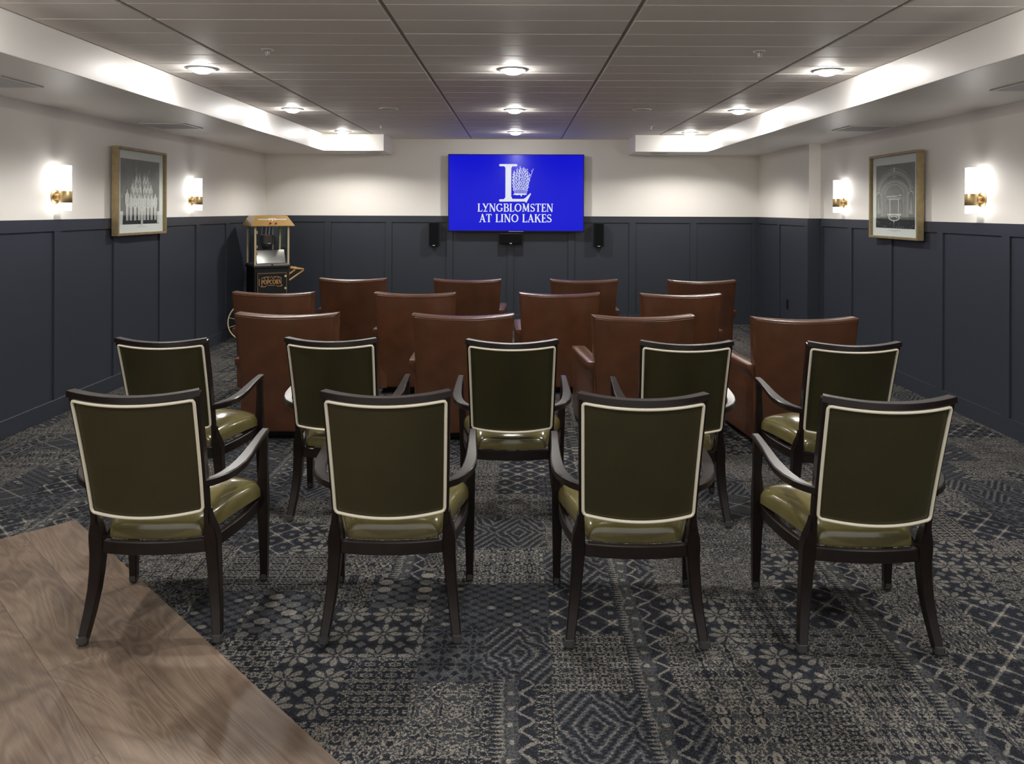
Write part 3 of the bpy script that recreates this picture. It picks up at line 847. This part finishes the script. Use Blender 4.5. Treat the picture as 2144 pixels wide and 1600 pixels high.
# ================================================================ FRAMED PRINTS
def framed(name, x, y0, y1, z0, z1, sgn):
    """sgn +1: hangs on the left wall facing +x, u runs from near to far; -1: right wall"""
    w, h = y1 - y0, z1 - z0
    r = empty(name, (x, (y0 + y1) / 2, (z0 + z1) / 2), 0 if sgn > 0 else math.pi)
    # local: +x out of the wall, +y to the right as seen by the viewer on the left wall
    f = 0.022; d = 0.062
    for (a0, a1, b0, b1) in ((-w / 2, w / 2, -h / 2, -h / 2 + f), (-w / 2, w / 2, h / 2 - f, h / 2), (-w / 2, -w / 2 + f, -h / 2 + f, h / 2 - f), (w / 2 - f, w / 2, -h / 2 + f, h / 2 - f)):
        G().box(0.004, d, a0, a1, b0, b1).obj('frame_side', M_FRAME, r, bevel=0.002, seg=1)
    G().box(0.002, d - 0.030, -w / 2 + f, w / 2 - f, -h / 2 + f, h / 2 - f).obj('mat_board', M_MAT, r)
    F = Flat((d - 0.030, -w / 2, -h / 2), (0, w, 0), (0, 0, h), 0.00035)
    return r, F, w, h
def finish(r, F, w, h):
    F.obj('print', [M_PAPER_M, M_PAPER_L, M_PAPER_LM, M_PAPER_D, M_MAT], r)
    G().box(0.044, 0.046, -w / 2 + 0.022, w / 2 - 0.022, -h / 2 + 0.022, h / 2 - 0.022).obj('glazing', M_GLASS, r)

r, F, w, h = framed('framed_picture', XL + 0.022, 6.59, 7.50, 1.312, 2.077, 1)
tag(r, 'gilt-framed black and white print of a choir in white standing in tiers, left wall', 'picture')
U0, U1, V0, V1_ = 0.10, 0.895, 0.125, 0.875
def Q(a, b): return (U0 + (U1 - U0) * a, V0 + (V1_ - V0) * (1 - b))
F.poly([Q(0, 1), Q(1, 1), Q(1, 0), Q(0, 0)], 0, 1)
F.poly([Q(0.06, 0.995), Q(0.95, 0.995), Q(0.95, 0.87), Q(0.06, 0.87)], 3, 2)
F.poly([Q(0, 1), Q(0.05, 1), Q(0.065, 0.80), Q(0, 0.80)], 1, 3)
F.poly([Q(0.94, 0.99), Q(1, 0.99), Q(1, 0.80), Q(0.935, 0.80)], 1, 3)
def figure(cx, head, foot, wd, mi=1, layer=4, legs=True):
    hh = foot - head
    F.disc(Q(cx, head + 0.045 * hh), wd * 0.17 * (U1 - U0), 0.05 * hh * (V1_ - V0), mi, layer)
    F.poly([Q(cx - wd * .12, head + .08 * hh), Q(cx + wd * .12, head + .08 * hh), Q(cx + wd * .5, head + .16 * hh), Q(cx + wd * .52, head + .42 * hh), Q(cx + wd * .30, head + .56 * hh), Q(cx - wd * .30, head + .56 * hh), Q(cx - wd * .52, head + .42 * hh), Q(cx - wd * .5, head + .16 * hh)], mi, layer)
    if legs:
        for sg in (-1, 1):
            F.poly([Q(cx + sg * wd * .02, head + .55 * hh), Q(cx + sg * wd * .34, head + .55 * hh), Q(cx + sg * wd * .26, foot), Q(cx + sg * wd * .06, foot)], mi, layer)
    F.strip([Q(cx, head + .14 * hh), Q(cx, head + .34 * hh)], .0035, 2, layer + 1)
    F.disc(Q(cx, head + .42 * hh), .007, .007, 0, layer + 1, 6)
for tier, (xs, hd) in enumerate([((0.40, 0.465, 0.59, 0.665), 0.19), ((0.39, 0.465, 0.59, 0.67), 0.26), ((0.30, 0.40, 0.47, 0.59, 0.67, 0.74), 0.31),
                                 ((0.28, 0.37, 0.47, 0.59, 0.68, 0.76), 0.38), ((0.26, 0.36, 0.46, 0.59, 0.68, 0.77), 0.45)]):
    for k, xx in enumerate(xs):
        figure(xx, hd + (0.01 if k % 2 else 0), hd + 0.42, 0.085, 1 if tier % 2 else 2, 4 + tier * 2, False)
for xx, hd in ((.15, .47), (.24, .54), (.345, .55), (.445, .54), (.59, .54), (.68, .55), (.775, .55), (.875, .52)):
    figure(xx, hd, .94, .10, 1, 15)
figure(.515, .56, 1.01, .095, 1, 18)
for xx, yy_ in ((.38, .135), (.72, .15), (.94, .18), (.03, .55), (.97, .57)):
    F.poly([Q(xx - .012, yy_ + .05), Q(xx + .012, yy_ + .05), Q(xx + .008, yy_ - .02), Q(xx - .008, yy_ - .02)], 2, 3)
F.strip([(0.42, 0.095), (0.60, 0.095)], 0.004, 2, 2)
finish(r, F, w, h)

r, F, w, h = framed('framed_picture', XR - 0.022, 6.50, 7.40, 1.300, 2.062, -1)
tag(r, 'gilt-framed black and white print of an arched theatre interior, right wall', 'picture')
F.poly([Q(0, 1), Q(1, 1), Q(1, 0), Q(0, 0)], 0, 1)
c = .49
def bigarc(cy, rx, ry, wd, mi, a0=0, a1=180, lay=3): F.arc(Q(c, cy), rx * (U1 - U0), ry * (V1_ - V0), a0, a1, wd, mi, lay, 22)
bigarc(.46, .47, .385, .010, 2, 8, 172); bigarc(.46, .43, .335, .030, 2, 8, 172); bigarc(.46, .40, .30, .005, 1, 8, 172)
bigarc(.46, .335, .205, .030, 2); bigarc(.46, .345, .215, .004, 1); bigarc(.46, .295, .175, .006, 1); bigarc(.46, .245, .145, .012, 2); bigarc(.46, .255, .150, .003, 1)
bigarc(.46, .225, .13, .003, 1)
for sg in (-1, 1):
    for dx, wd, mi in ((.335, .030, 2), (.345, .004, 1), (.295, .006, 1), (.25, .012, 2), (.225, .003, 1)):
        F.strip([Q(c + sg * dx, .46), Q(c + sg * dx, .82)], wd, mi, 3)
    F.strip([Q(c + sg * .11, .55), Q(c + sg * .11, .77)], .014, 1, 4)
    F.strip([Q(c + sg * .17, .60), Q(c + sg * .17, .77)], .008, 2, 4)
    F.arc(Q(c + sg * .17, .60), .035, .05, 0, 180, .006, 2, 4, 8)
    F.arc(Q(c + sg * .42, .48), .045, .035, 0, 180, .010, 1, 4, 8)
    F.strip([Q(c + sg * .365, .48), Q(c + sg * .365, .78)], .006, 2, 4)
    F.strip([Q(c + sg * .475, .48), Q(c + sg * .475, .78)], .006, 2, 4)
    F.poly([Q(c + sg * .42, .50), Q(c + sg * .46, .78), Q(c + sg * .38, .78)], 2, 4)
    F.disc(Q(c + sg * .40, .74), .03, .02, 2, 5)
    F.disc(Q(c + sg * .40, .40), .03, .02, 2, 5)
F.strip([Q(c - .20, .505), Q(c + .08, .50)], .012, 1, 5); F.strip([Q(c + .11, .497), Q(c + .19, .487)], .012, 1, 5)
F.strip([Q(c - .20, .535), Q(c + .19, .53)], .016, 2, 5)
F.strip([Q(c - .14, .55), Q(c + .14, .55)], .008, 1, 5)
F.poly([Q(c - .09, .77), Q(c + .09, .77), Q(c + .09, .56), Q(c - .09, .56)], 0, 5)
F.poly([Q(c - .18, .80), Q(c + .18, .80), Q(c + .18, .775), Q(c - .18, .775)], 1, 5)
F.poly([Q(0, 1), Q(1, 1), Q(1, .865), Q(0, .855)], 3, 6)
F.disc(Q(c, .835), .15 * (U1 - U0), .055 * (V1_ - V0), 1, 7, 20); F.disc(Q(c, .832), .12 * (U1 - U0), .042 * (V1_ - V0), 0, 8, 20)
for k in range(9):
    a = math.radians(20 * k + 10); F.disc(Q(c + .08 * math.cos(a), .838 - .028 * math.sin(a)), .008, .008, 1, 9, 6)
F.strip([Q(c, .86), Q(c, .985)], .005, 2, 8); F.disc(Q(c, .895), .012, .012, 1, 9)
F.disc(Q(c, .085), .014, .030, 1, 6); F.disc(Q(c, .20), .03, .018, 2, 6)
for k in range(26):
    F.disc(Q(rnd.uniform(.02, .98), rnd.uniform(.90, .99)), .005, .008, 2 if k % 3 else 0, 7, 6)
F.strip([(0.36, 0.098), (0.62, 0.098)], 0.004, 2, 2); F.strip([(0.44, 0.085), (0.54, 0.085)], 0.003, 2, 2)
finish(r, F, w, h)

# ================================================================ POPCORN CART
pc = empty('popcorn_cart', (-3.108, 9.20, 0.0), math.radians(32))
tag(pc, 'vintage popcorn cart with ochre canopy, glass case and black cabinet lettered POPCORN', 'popcorn machine')
CW, CD = 0.41, 0.40     # local x right along the front, y to the back, front-left corner at the origin
G().box(0, CW, 0, CD, 0.16, 0.845).obj('cabinet', M_DARK, pc, bevel=0.004)
G().box(0.025, CW - 0.025, -0.014, -0.001, 0.19, 0.80).obj('cabinet_door', M_DARK, pc, bevel=0.003)
g = G()
for (a0, a1, b0, b1) in ((0.034, CW - 0.034, 0.782, 0.787), (0.034, CW - 0.034, 0.20, 0.205), (0.034, 0.038, 0.20, 0.787), (CW - 0.038, CW - 0.034, 0.20, 0.787)):
    g.box(a0, a1, -0.0155, -0.0142, b0, b1)
g.obj('pinstripe', M_GOLD, pc)
F = Flat((0, -0.0145, 0), (1, 0, 0), (0, 0, 1), 0.0006)
write(F, 'POPCORN', 0.075, 0.315, 0.655, 0.708, 0, 2, 1.0)
for sg in (-1, 1):
    cxp = 0.195
    F.arc((cxp + sg * .055, .725), .045, .018, 20, 165, .005, 0, 2, 10); F.arc((cxp + sg * .095, .722), .020, .012, -60, 200, .005, 0, 2, 10)
    F.arc((cxp + sg * .03, .728), .018, .012, 0, 270, .005, 0, 2, 10)
    F.arc((cxp + sg * .09, .640), .030, .014, 180, 380, .005, 0, 2, 10); F.arc((cxp + sg * .115, .636), .012, .010, -180, 90, .004, 0, 2, 8)
F.strip([(.155, .640), (.235, .640)], .005, 0, 2)
F.poly([(.19, .738), (.20, .738), (.195, .757)], 0, 2)
F.obj('door_lettering', [simple('tan lettering', (0.50, 0.27, 0.10), 0.5)], pc)
G().box(0.045, 0.055, -0.030, -0.014, 0.64, 0.72).obj('door_handle', M_GOLD, pc, bevel=0.002)
for zz in (0.60, 0.745):
    G().box(CW - 0.062, CW - 0.038, -0.020, -0.014, zz - 0.012, zz + 0.012).obj('hinge', M_BEIGE, pc, bevel=0.002)
G().box(-0.012, CW + 0.012, -0.012, CD + 0.012, 0.845, 0.870).obj('tray_edge', M_DARK, pc, bevel=0.003)
G().box(-0.004, CW + 0.004, -0.006, CD + 0.006, 0.870, 0.893).obj('crumb_tray', M_STEEL, pc, bevel=0.002)
G().box(CW * .5 - .012, CW * .5 + .012, -0.012, -0.006, 0.875, 0.888).obj('drawer_knob', M_DARK, pc)
for px_, py_ in ((0, 0), (CW - 0.022, 0), (0, CD - 0.022), (CW - 0.022, CD - 0.022)):
    G().box(px_, px_ + 0.022, py_, py_ + 0.022, 0.893, 1.345).obj('corner_post', M_BEIGE, pc, bevel=0.002)
for nm, (a, b_, c_, d_) in {'front': (0.022, CW - 0.022, 0.008, 0.012), 'back': (0.022, CW - 0.022, CD - 0.012, CD - 0.008)}.items():
    G().box(a, b_, c_, d_, 0.895, 1.343).obj('glass_pane', M_GLASS, pc)
for a in (0.008, CW - 0.012):
    G().box(a, a + 0.004, 0.022, CD - 0.022, 0.895, 1.343).obj('glass_pane', M_GLASS, pc)
for zz in (1.27, 1.10, 1.02):
    G().box(0.020, 0.036, -0.010, 0.006, zz - 0.018, zz + 0.018).obj('latch', M_GOLD, pc, bevel=0.002)
def rect(x0, x1, y0, y1, zz): return [(x0, y0, zz), (x1, y0, zz), (x1, y1, zz), (x0, y1, zz)]
o1 = 0.050
G().rings([rect(-o1 + .02, CW + o1 - .02, -o1 + .02, CD + o1 - .02, 1.340), rect(-o1, CW + o1, -o1, CD + o1, 1.342), rect(-o1, CW + o1, -o1, CD + o1, 1.350),
           rect(0.018, CW - 0.018, 0.018, CD - 0.018, 1.462), rect(0.028, CW - 0.028, 0.028, CD - 0.028, 1.468)]).obj('canopy', M_OCHRE, pc)
# canopy ornament follows the sloped front
sl = Vector((0, 0.068, 0.112)).normalized()
F = Flat((CW / 2, -o1 + 0.0 - 0.0012, 1.350), (1, 0, 0), sl, 0.0008)
for sg in (-1, 1):
    F.strip([(sg * .028, .090), (sg * .165, .090)], .004, 0, 2); F.strip([(sg * .028, .080), (sg * .168, .080)], .003, 0, 2)
    F.arc((sg * .030, .088), .012, .012, 0, 360, .005, 0, 2, 10)
F.arc((0, .092), .010, .012, 0, 360, .005, 0, 2, 10)
F.poly([(-.012, .078), (.012, .078), (0, .066)], 0, 2)
F.obj('canopy_ornament', [M_MAT], pc)
for xx in (CW / 2 - 0.028, CW / 2 + 0.038):
    g = G(); g.lathe([(0.0, 0.0), (0.013, 0.0), (0.011, -0.010), (0.0, -0.014)], 16, c=(xx, -0.033, 1.380), axis='Y')
    g.obj('switch', M_RED, pc, smooth=True)
G().lathe([(0.0, 1.13), (0.070, 1.13), (0.080, 1.14), (0.080, 1.225), (0.084, 1.232), (0.0, 1.240)], 28, c=(0.19, 0.20, 0)).obj('kettle', M_STEEL, pc, smooth=True, sharp=45)
G().lathe([(0.0, 1.06), (0.045, 1.065), (0.07, 1.13), (0.0, 1.131)], 28, c=(0.19, 0.20, 0)).obj('kettle_cup', M_DARK, pc, smooth=True)
g = G()
for a in ((0.13, 0.20), (0.17, 0.16), (0.22, 0.20)):
    g.tube([(a[0], a[1], 1.235), (a[0] + .01, a[1], 1.342)], 0.006, 8)
g.obj('hanger_rods', M_STEEL, pc)
G().tube([(0.20, 0.20, 1.238), (0.27, 0.19, 1.230), (0.285, 0.18, 1.19), (0.28, 0.18, 1.13), (0.24, 0.18, 1.115)], 0.006, 8).obj('cord', M_DARK, pc)
G().tube([(0.135, 0.12, 1.225), (0.165, 0.12, 1.226)], 0.010, 10).obj('kettle_knob', M_RED, pc)
G().box(0.285, 0.30, 0.30, 0.33, 0.893, 1.342).obj('cable_duct', M_STEEL, pc)
g = G()
g.add([(0.035, 0.025, 0.90), (0.375, 0.025, 0.90), (0.375, 0.10, 1.055), (0.035, 0.10, 1.055), (0.035, 0.035, 0.90), (0.375, 0.035, 0.90), (0.375, 0.11, 1.055), (0.035, 0.11, 1.055)],
      [(0, 1, 2, 3), (7, 6, 5, 4), (0, 4, 5, 1), (1, 5, 6, 2), (2, 6, 7, 3), (3, 7, 4, 0)])
g.obj('scoop_panel', M_STEEL, pc, bevel=0.004, seg=3, smooth=True, sharp=50)
g = G()
for yy_ in (0.06, CD - 0.06):
    g.tube([(CW, yy_, 0.835), (CW + 0.185, yy_, 0.815), (CW + 0.19, yy_, 0.80), (CW + 0.02, yy_, 0.685), (CW, yy_, 0.69)], 0.0125, 8)
g.tube([(CW + 0.008, 0.06, 0.83), (CW + 0.008, 0.06, 0.69)], 0.0115, 8)
g.tube([(CW + 0.185, 0.06, 0.812), (CW + 0.185, CD - 0.06, 0.812)], 0.0125, 8)
g.obj('push_handle', M_OCHRE, pc, smooth=True)
WR = 0.222
for yy_ in (-0.045, CD + 0.045):
    wx = -0.085; wz = WR + 0.014
    whl = G().tube([(wx + WR * math.cos(a), yy_, wz + WR * math.sin(a)) for a in [2 * math.pi * i / 40 for i in range(40)]], 0.0085, 8, closed=True).obj('wheel', M_BEIGE, pc, smooth=True)
    G().tube([(wx + (WR + 0.008) * math.cos(a), yy_, wz + (WR + 0.008) * math.sin(a)) for a in [2 * math.pi * i / 40 for i in range(40)]], 0.006, 8, closed=True).obj('tyre', M_DARK, whl, smooth=True)
    G().lathe([(0.0, -0.02), (0.024, -0.02), (0.024, 0.02), (0.0, 0.02)], 16, c=(wx, yy_, wz), axis='Y').obj('hub', M_GOLD, whl)
    for i in range(12):
        a = 2 * math.pi * (i + .5) / 12
        G().tube([(wx + 0.02 * math.cos(a), yy_, wz + 0.02 * math.sin(a)), (wx + WR * math.cos(a), yy_, wz + WR * math.sin(a))], 0.0028, 6).obj('spoke', M_BEIGE, whl)
G().tube([(-0.085, -0.05, WR + .014), (-0.085, CD + 0.05, WR + .014)], 0.008, 8).obj('axle', M_DARK, pc)
G().box(-0.100, 0.0, 0.05, CD - 0.05, WR - 0.02, WR + 0.05).obj('axle_block', M_DARK, pc)
for yy_ in (0.05, CD - 0.05):
    G().sweep([(CW - 0.04, yy_, 0.17), (CW - 0.04, yy_, 0.0)], (0.03, 0.03), side=(1, 0, 0)).obj('leg', M_DARK, pc)

# ================================================================ CLUB CHAIRS
def club_chair():
    """origin on the floor under the top rear edge of the back; faces +y"""
    r = empty('club_chair')
    # back
    TT = 0.062
    def P(s, t):
        k = (t + 1) / 2
        w_ = 0.292 + (0.336 - 0.292) * k ** 1.15
        x = s * w_
        bow = 0.048 * (0.35 + 0.65 * k)
        y = 0.095 - 0.095 * k + TT - bow * (1 - s * s)
        zz = 0.060 + 0.800 * k - 0.016 * (1 - s * s) * max(0, k - 0.5) * 2
        return (x, y, zz), (0, 1, 0)
    def Tk(s, t): return (TT + 0.02 * (1 - s * s) * (1 - t * t), TT)
    G().pillow(P, Tk, 26, 30, p=22, q=30).obj('backrest', M_TAN, r, smooth=True)
    # arms
    for sg in (-1, 1):
        def PA(s, t, sg=sg):
            k = (t + 1) / 2
            y = 0.075 + 0.735 * (s + 1) / 2 
            f = (s + 1) / 2
            x = sg * (0.274 + 0.046 * min(1, f * 1.6) + (0.034 * (1 - min(1, f * 1.6)) + 0.004) * max(0, min(1, (k - 0.84) / 0.08)))
            zz = 0.055 + (0.495 - 0.020 * f - 0.03 * max(0, f - 0.85) / .15 * 0) * k
            return (x, y, zz), (1, 0, 0)
        G().pillow(PA, lambda s, t: (0.050 + 0.004 * t, 0.050 + 0.004 * t), 22, 22, p=14, q=22).obj('arm', M_TAN, r, smooth=True)
        pts = [(sg * (0.360 + 0.010 * min(1, i / 6)), 0.10 + 0.68 * i / 10, 0.530 - 0.02 * i / 10) for i in range(11)]
        G().tube(pts, 0.0035, 6).obj('arm_seam', M_TAN, r, smooth=True)
    # seat cushion and front
    G().pillow(lambda s, t: ((s * 0.262, 0.44 + t * 0.33, 0.37), (0, 0, 1)), lambda s, t: (0.075 + 0.02 * (1 - s * s) * (1 - t * t), 0.06), 18, 18, p=9, q=9).obj('seat_cushion', M_TAN, r, smooth=True)
    G().box(-0.275, 0.275, 0.13, 0.765, 0.06, 0.325).obj('seat_box', M_TAN, r, bevel=0.02, seg=3, smooth=True, sharp=60)
    # crest seam
    pts = []
    for i in range(25):
        s = -0.965 + 1.93 * i / 24
        pts.append((s * 0.336, 0.002 - 0.048 * (1 - s * s) + 0.002, 0.842 - 0.016 * (1 - s * s)))
    G().tube(pts, 0.0035, 6).obj('crest_seam', M_TAN, r, smooth=True)
    G().box(-0.25, 0.25, 0.16, 0.70, 0.012, 0.062).obj('base', M_DARK, r, bevel=0.003)
    for a in ((-0.24, 0.20), (0.24, 0.20), (-0.24, 0.70), (0.24, 0.70)):
        G().box(a[0] - 0.03, a[0] + 0.03, a[1] - 0.03, a[1] + 0.03, 0.0, 0.055).obj('foot', M_DARK, r, bevel=0.002)
    return r
CC = club_chair(); index_kids()
clubs = [
    (-1.530, 5.13, 0.0, 'chestnut leather club chair, leftmost of the nearest brown row'),
    (-0.362, 5.11, 0.5, 'chestnut leather club chair in the nearest brown row, second from the left'),
    (0.822, 5.08, 3.5, 'chestnut leather club chair in the nearest brown row, its left arm showing'),
    (1.850, 5.00, 1.0, 'chestnut leather club chair, rightmost of the nearest brown row'),
    (-2.035, 6.45, -1.0, 'chestnut leather club chair in the middle brown row, before the popcorn cart'),
    (-0.857, 6.44, -1.0, 'chestnut leather club chair in the middle brown row, second from the left'),
    (0.341, 6.46, 0.5, 'chestnut leather club chair in the middle brown row, second from the right'),
    (1.345, 6.43, 0.0, 'chestnut leather club chair at the right end of the middle brown row'),
    (-1.656, 7.78, 0.0, 'chestnut leather club chair at the left end of the farthest brown row'),
    (-0.507, 7.74, -0.5, 'chestnut leather club chair in the farthest brown row, second from the left'),
    (0.652, 7.74, 0.0, 'chestnut leather club chair in the farthest brown row, second from the right'),
    (1.815, 7.70, 0.0, 'chestnut leather club chair at the right end of the farthest brown row')]
for i, (x, y, rz, lb) in enumerate(clubs):
    d = CC if i == 0 else copy_tree(CC)
    d.location = (x, y, 0); d.rotation_euler = (0, 0, math.radians(rz)); tag(d, lb, 'armchair', 'brown leather club chairs')

# ================================================================ OLIVE DINING CHAIRS
def olive_chair():
    """origin on the floor at the middle of the four feet; faces +y"""
    r = empty('dining_armchair')
    Z0, Z1 = 0.486, 0.934
    def BP(s, k, off=0.0):
        """point on the back surface; s -1..1 across, k 0..1 up, off > 0 towards the rear"""
        w_ = 0.205 + (0.2165 - 0.205) * k
        y = -0.227 - 0.126 * math.copysign(abs(k) ** 1.12, k) - 0.046 * (1 - s * s)
        zz = Z0 + (Z1 - Z0) * k - 0.015 * (1 - s * s) * (max(k, 0) ** 3) - 0.012 * (1 - s * s) * (1 - max(k, 0)) ** 2
        return Vector((s * w_, y - off, zz - off * 0.25))
    # side stiles and crest and lower rail: one bent frame
    for sg in (-1, 1):
        g = G()
        path = [BP(sg * 0.965, k, 0.004) for k in (-0.12, 0.1, 0.25, 0.4, 0.55, 0.7, 0.85, 0.975)]
        g.sweep(path, (0.015, 0.034), side=(1, 0, 0), chamfer=0.15)
        g.obj('back_stile', M_WOOD, r, smooth=True, sharp=35)
    g = G(); n = 18
    path = [BP(-0.992 + 1.984 * i / n, 1.0, 0.004) - Vector((0, 0, 0.009)) for i in range(n + 1)]
    g.sweep(path, (0.022, 0.036), side=(0, 0, 1), chamfer=0.12).obj('crest_rail', M_WOOD, r, smooth=True, sharp=35)
    g = G()
    path = [BP(-0.96 + 1.92 * i / n, 0.018, -0.004) for i in range(n + 1)]
    g.sweep(path, (0.014, 0.028), side=(0, 0, 1), chamfer=0.35).obj('lower_back_rail', M_WOOD, r, smooth=True, sharp=35)
    # padded panel
    ka, kb = 0.0, 0.958
    def P(s, t):
        k = ka + (kb - ka) * (t + 1) / 2
        return BP(s * 0.95, k, 0.0), Vector((0, -1, -0.25)).normalized()
    G().pillow(P, lambda s, t: (0.021 + 0.003 * (1 - s * s) * (1 - t * t), 0.020 + 0.022 * (1 - s ** 4) * (1 - t ** 4)), 22, 24, p=20, q=20).obj('backrest', M_OLIVE_SHADE, r, smooth=True)
    # cream welt round the rear edge of the panel
    pts = []
    rc = 0.055
    ns = 22
    sL = 0.935; k0, k1 = 0.012, 0.943
    for i in range(ns + 1):
        pts.append((-sL + rc + (2 * sL - 2 * rc) * i / ns, k0))
    pts += [(sL - rc * .3, k0 + rc * .12), (sL, k0 + rc * .5)]
    for i in range(ns + 1): pts.append((sL, k0 + rc * .8 + (k1 - k0 - rc * 1.6) * i / ns))
    pts += [(sL - rc * .05, k1 - rc * .35), (sL - rc * .35, k1 - rc * .08)]
    for i in range(ns + 1): pts.append((sL - rc - (2 * sL - 2 * rc) * i / ns, k1))
    pts += [(-sL + rc * .35, k1 - rc * .08), (-sL + rc * .05, k1 - rc * .35)]
    for i in range(ns + 1): pts.append((-sL, k1 - rc * .8 - (k1 - k0 - rc * 1.6) * i / ns))
    pts += [(-sL, k0 + rc * .5), (-sL + rc * .3, k0 + rc * .12)]
    G().tube([BP(a, b_, 0.0245) for a, b_ in pts], 0.0058, 8, closed=True).obj('welt', M_CREAM, r, smooth=True)
    # rear legs
    for sg in (-1, 1):
        leg = G().sweep([(sg * 0.197, -0.224, 0.476), (sg * 0.198, -0.216, 0.440), (sg * 0.202, -0.202, 0.395), (sg * 0.204, -0.190, 0.360), (sg * 0.2045, -0.185, 0.31),
                         (sg * 0.2085, -0.184, 0.25), (sg * 0.2145, -0.189, 0.18), (sg * 0.223, -0.202, 0.11), (sg * 0.231, -0.219, 0.05), (sg * 0.2365, -0.231, 0.008)],
                        [(0.020, 0.030), (0.028, 0.036), (0.042, 0.046), (0.047, 0.052), (0.045, 0.050), (0.042, 0.046), (0.039, 0.042), (0.036, 0.037), (0.033, 0.033), (0.031, 0.030)], side=(1, 0, 0), chamfer=0.2)
        lg = leg.obj('leg', M_WOOD, r, smooth=True, sharp=35)
        glide((sg * 0.2365, -0.231), lg, 0.021)
        leg = G().sweep([(sg * 0.266, 0.236, 0.008), (sg * 0.266, 0.234, 0.10), (sg * 0.265, 0.229, 0.22), (sg * 0.264, 0.222, 0.31), (sg * 0.2645, 0.216, 0.37), (sg * 0.267, 0.208, 0.42), (sg * 0.272, 0.198, 0.48), (sg * 0.277, 0.186, 0.55), (sg * 0.279, 0.176, 0.622)],
                        [(0.028, 0.028), (0.032, 0.033), (0.038, 0.038), (0.044, 0.043), (0.045, 0.044), (0.042, 0.040), (0.033, 0.032), (0.028, 0.028), (0.030, 0.030)], side=(1, 0, 0), chamfer=0.2)
        lg = leg.obj('leg', M_WOOD, r, smooth=True, sharp=35)
        glide((sg * 0.266, 0.236), lg, 0.019)
        arm = [(0.279, 0.200, 0.634), (0.2795, 0.160, 0.633), (0.280, 0.09, 0.627), (0.2805, 0.02, 0.618), (0.2805, -0.05, 0.608), (0.277, -0.11, 0.600), (0.267, -0.165, 0.593), (0.249, -0.210, 0.588), (0.227, -0.243, 0.585), (0.200, -0.268, 0.583)]
        wd = [(0.029, 0.022), (0.030, 0.024), (0.032, 0.024), (0.036, 0.025), (0.042, 0.026), (0.046, 0.028), (0.044, 0.030), (0.036, 0.030), (0.028, 0.029), (0.024, 0.028)]
        dn = []
        P_ = [Vector((sg * a[0], a[1], a[2])) for a in arm]
        sides = []
        for i in range(len(P_)):
            t = (P_[min(i + 1, len(P_) - 1)] - P_[max(i - 1, 0)])
            sides.append(Vector((-t.y, t.x, 0)).normalized())
        G().sweep(P_, wd, side=sides, chamfer=0.3).obj('armrest', M_WOOD, r, smooth=True, sharp=40)
    # seat rail: closed bent frame
    pts = []
    n = 14
    for i in range(n): a = -1 + 2 * i / n; pts.append((a * 0.190, -0.192 - 0.026 * (1 - a * a)))
    for i in range(n): a = i / n; pts.append((0.192 + (0.250 - 0.192) * a + 0.016 * math.sin(math.pi * a), -0.190 + 0.400 * a))
    for i in range(n): a = 1 - 2 * i / n; pts.append((a * 0.250, 0.212 + 0.030 * (1 - a * a)))
    for i in range(n): a = 1 - i / n; pts.append((-(0.192 + (0.250 - 0.192) * a + 0.016 * math.sin(math.pi * a)), -0.190 + 0.400 * a))
    G().sweep([(p[0], p[1], 0.337) for p in pts], (0.046, 0.024), side=(0, 0, 1), closed=True, chamfer=0.25).obj('seat_rail', M_WOOD, r, smooth=True, sharp=35)
    # cushion
    def CP(s, t):
        f = (t + 1) / 2
        hw = 0.163 + (0.262 - 0.163) * min(1, f * 1.15) ** 0.8
        y = -0.186 + 0.425 * f - 0.020 * (1 - s * s) * (1 - f) + 0.026 * (1 - s * s) * f
        return (s * hw, y, 0.366 + 0.010 * math.sin(math.pi * f)), (0, 0, 1)
    G().pillow(CP, lambda s, t: (0.080 + 0.028 * (1 - s * s) * (1 - t * t), 0.012), 26, 26, p=4.2, q=4.2).obj('seat_cushion', M_OLIVE, r, smooth=True)
    return r
def glide(c, lg, rad):
    g = G()
    g.sweep([(c[0], c[1], 0.012), (c[0], c[1], 0.034)], (rad * 1.70, rad * 1.70), side=(1, 0, 0), chamfer=0.4)
    g.lathe([(rad * 0.55, 0.0), (rad * 0.62, 0.004), (rad * 0.62, 0.012)], 12, c=(c[0], c[1], 0))
    g.obj('glide', M_CLEAR, lg)
OC = olive_chair(); index_kids()
chairs = [
    (-1.309, 3.004, 2.1, 'olive leather armchair with its left rear foot on the wood planks, nearest row'),
    (-0.457, 3.009, 1.8, 'olive leather armchair in the nearest row, second from the left'),
    (0.424, 2.985, -0.8, 'olive leather armchair in the nearest row, second from the right'),
    (1.235, 2.957, -1.1, 'olive leather armchair at the right end of the nearest row'),
    (-1.684, 4.070, -1.2, 'olive leather armchair at the left end of the second green row, partly hidden'),
    (-0.887, 4.093, -0.9, 'olive leather armchair in the second green row, second from the left'),
    (-0.031, 4.065, 0.3, 'olive leather armchair in the middle of the second green row, below the screen'),
    (0.792, 4.043, -0.2, 'olive leather armchair in the second green row, second from the right'),
    (1.575, 4.031, -0.2, 'olive leather armchair at the right end of the second green row')]
for i, (x, y, rz, lb) in enumerate(chairs):
    d = OC if i == 0 else copy_tree(OC)
    d.location = (x, y, 0); d.rotation_euler = (0, 0, math.radians(rz)); tag(d, lb, 'chair', 'olive leather armchairs with dark wood frames')
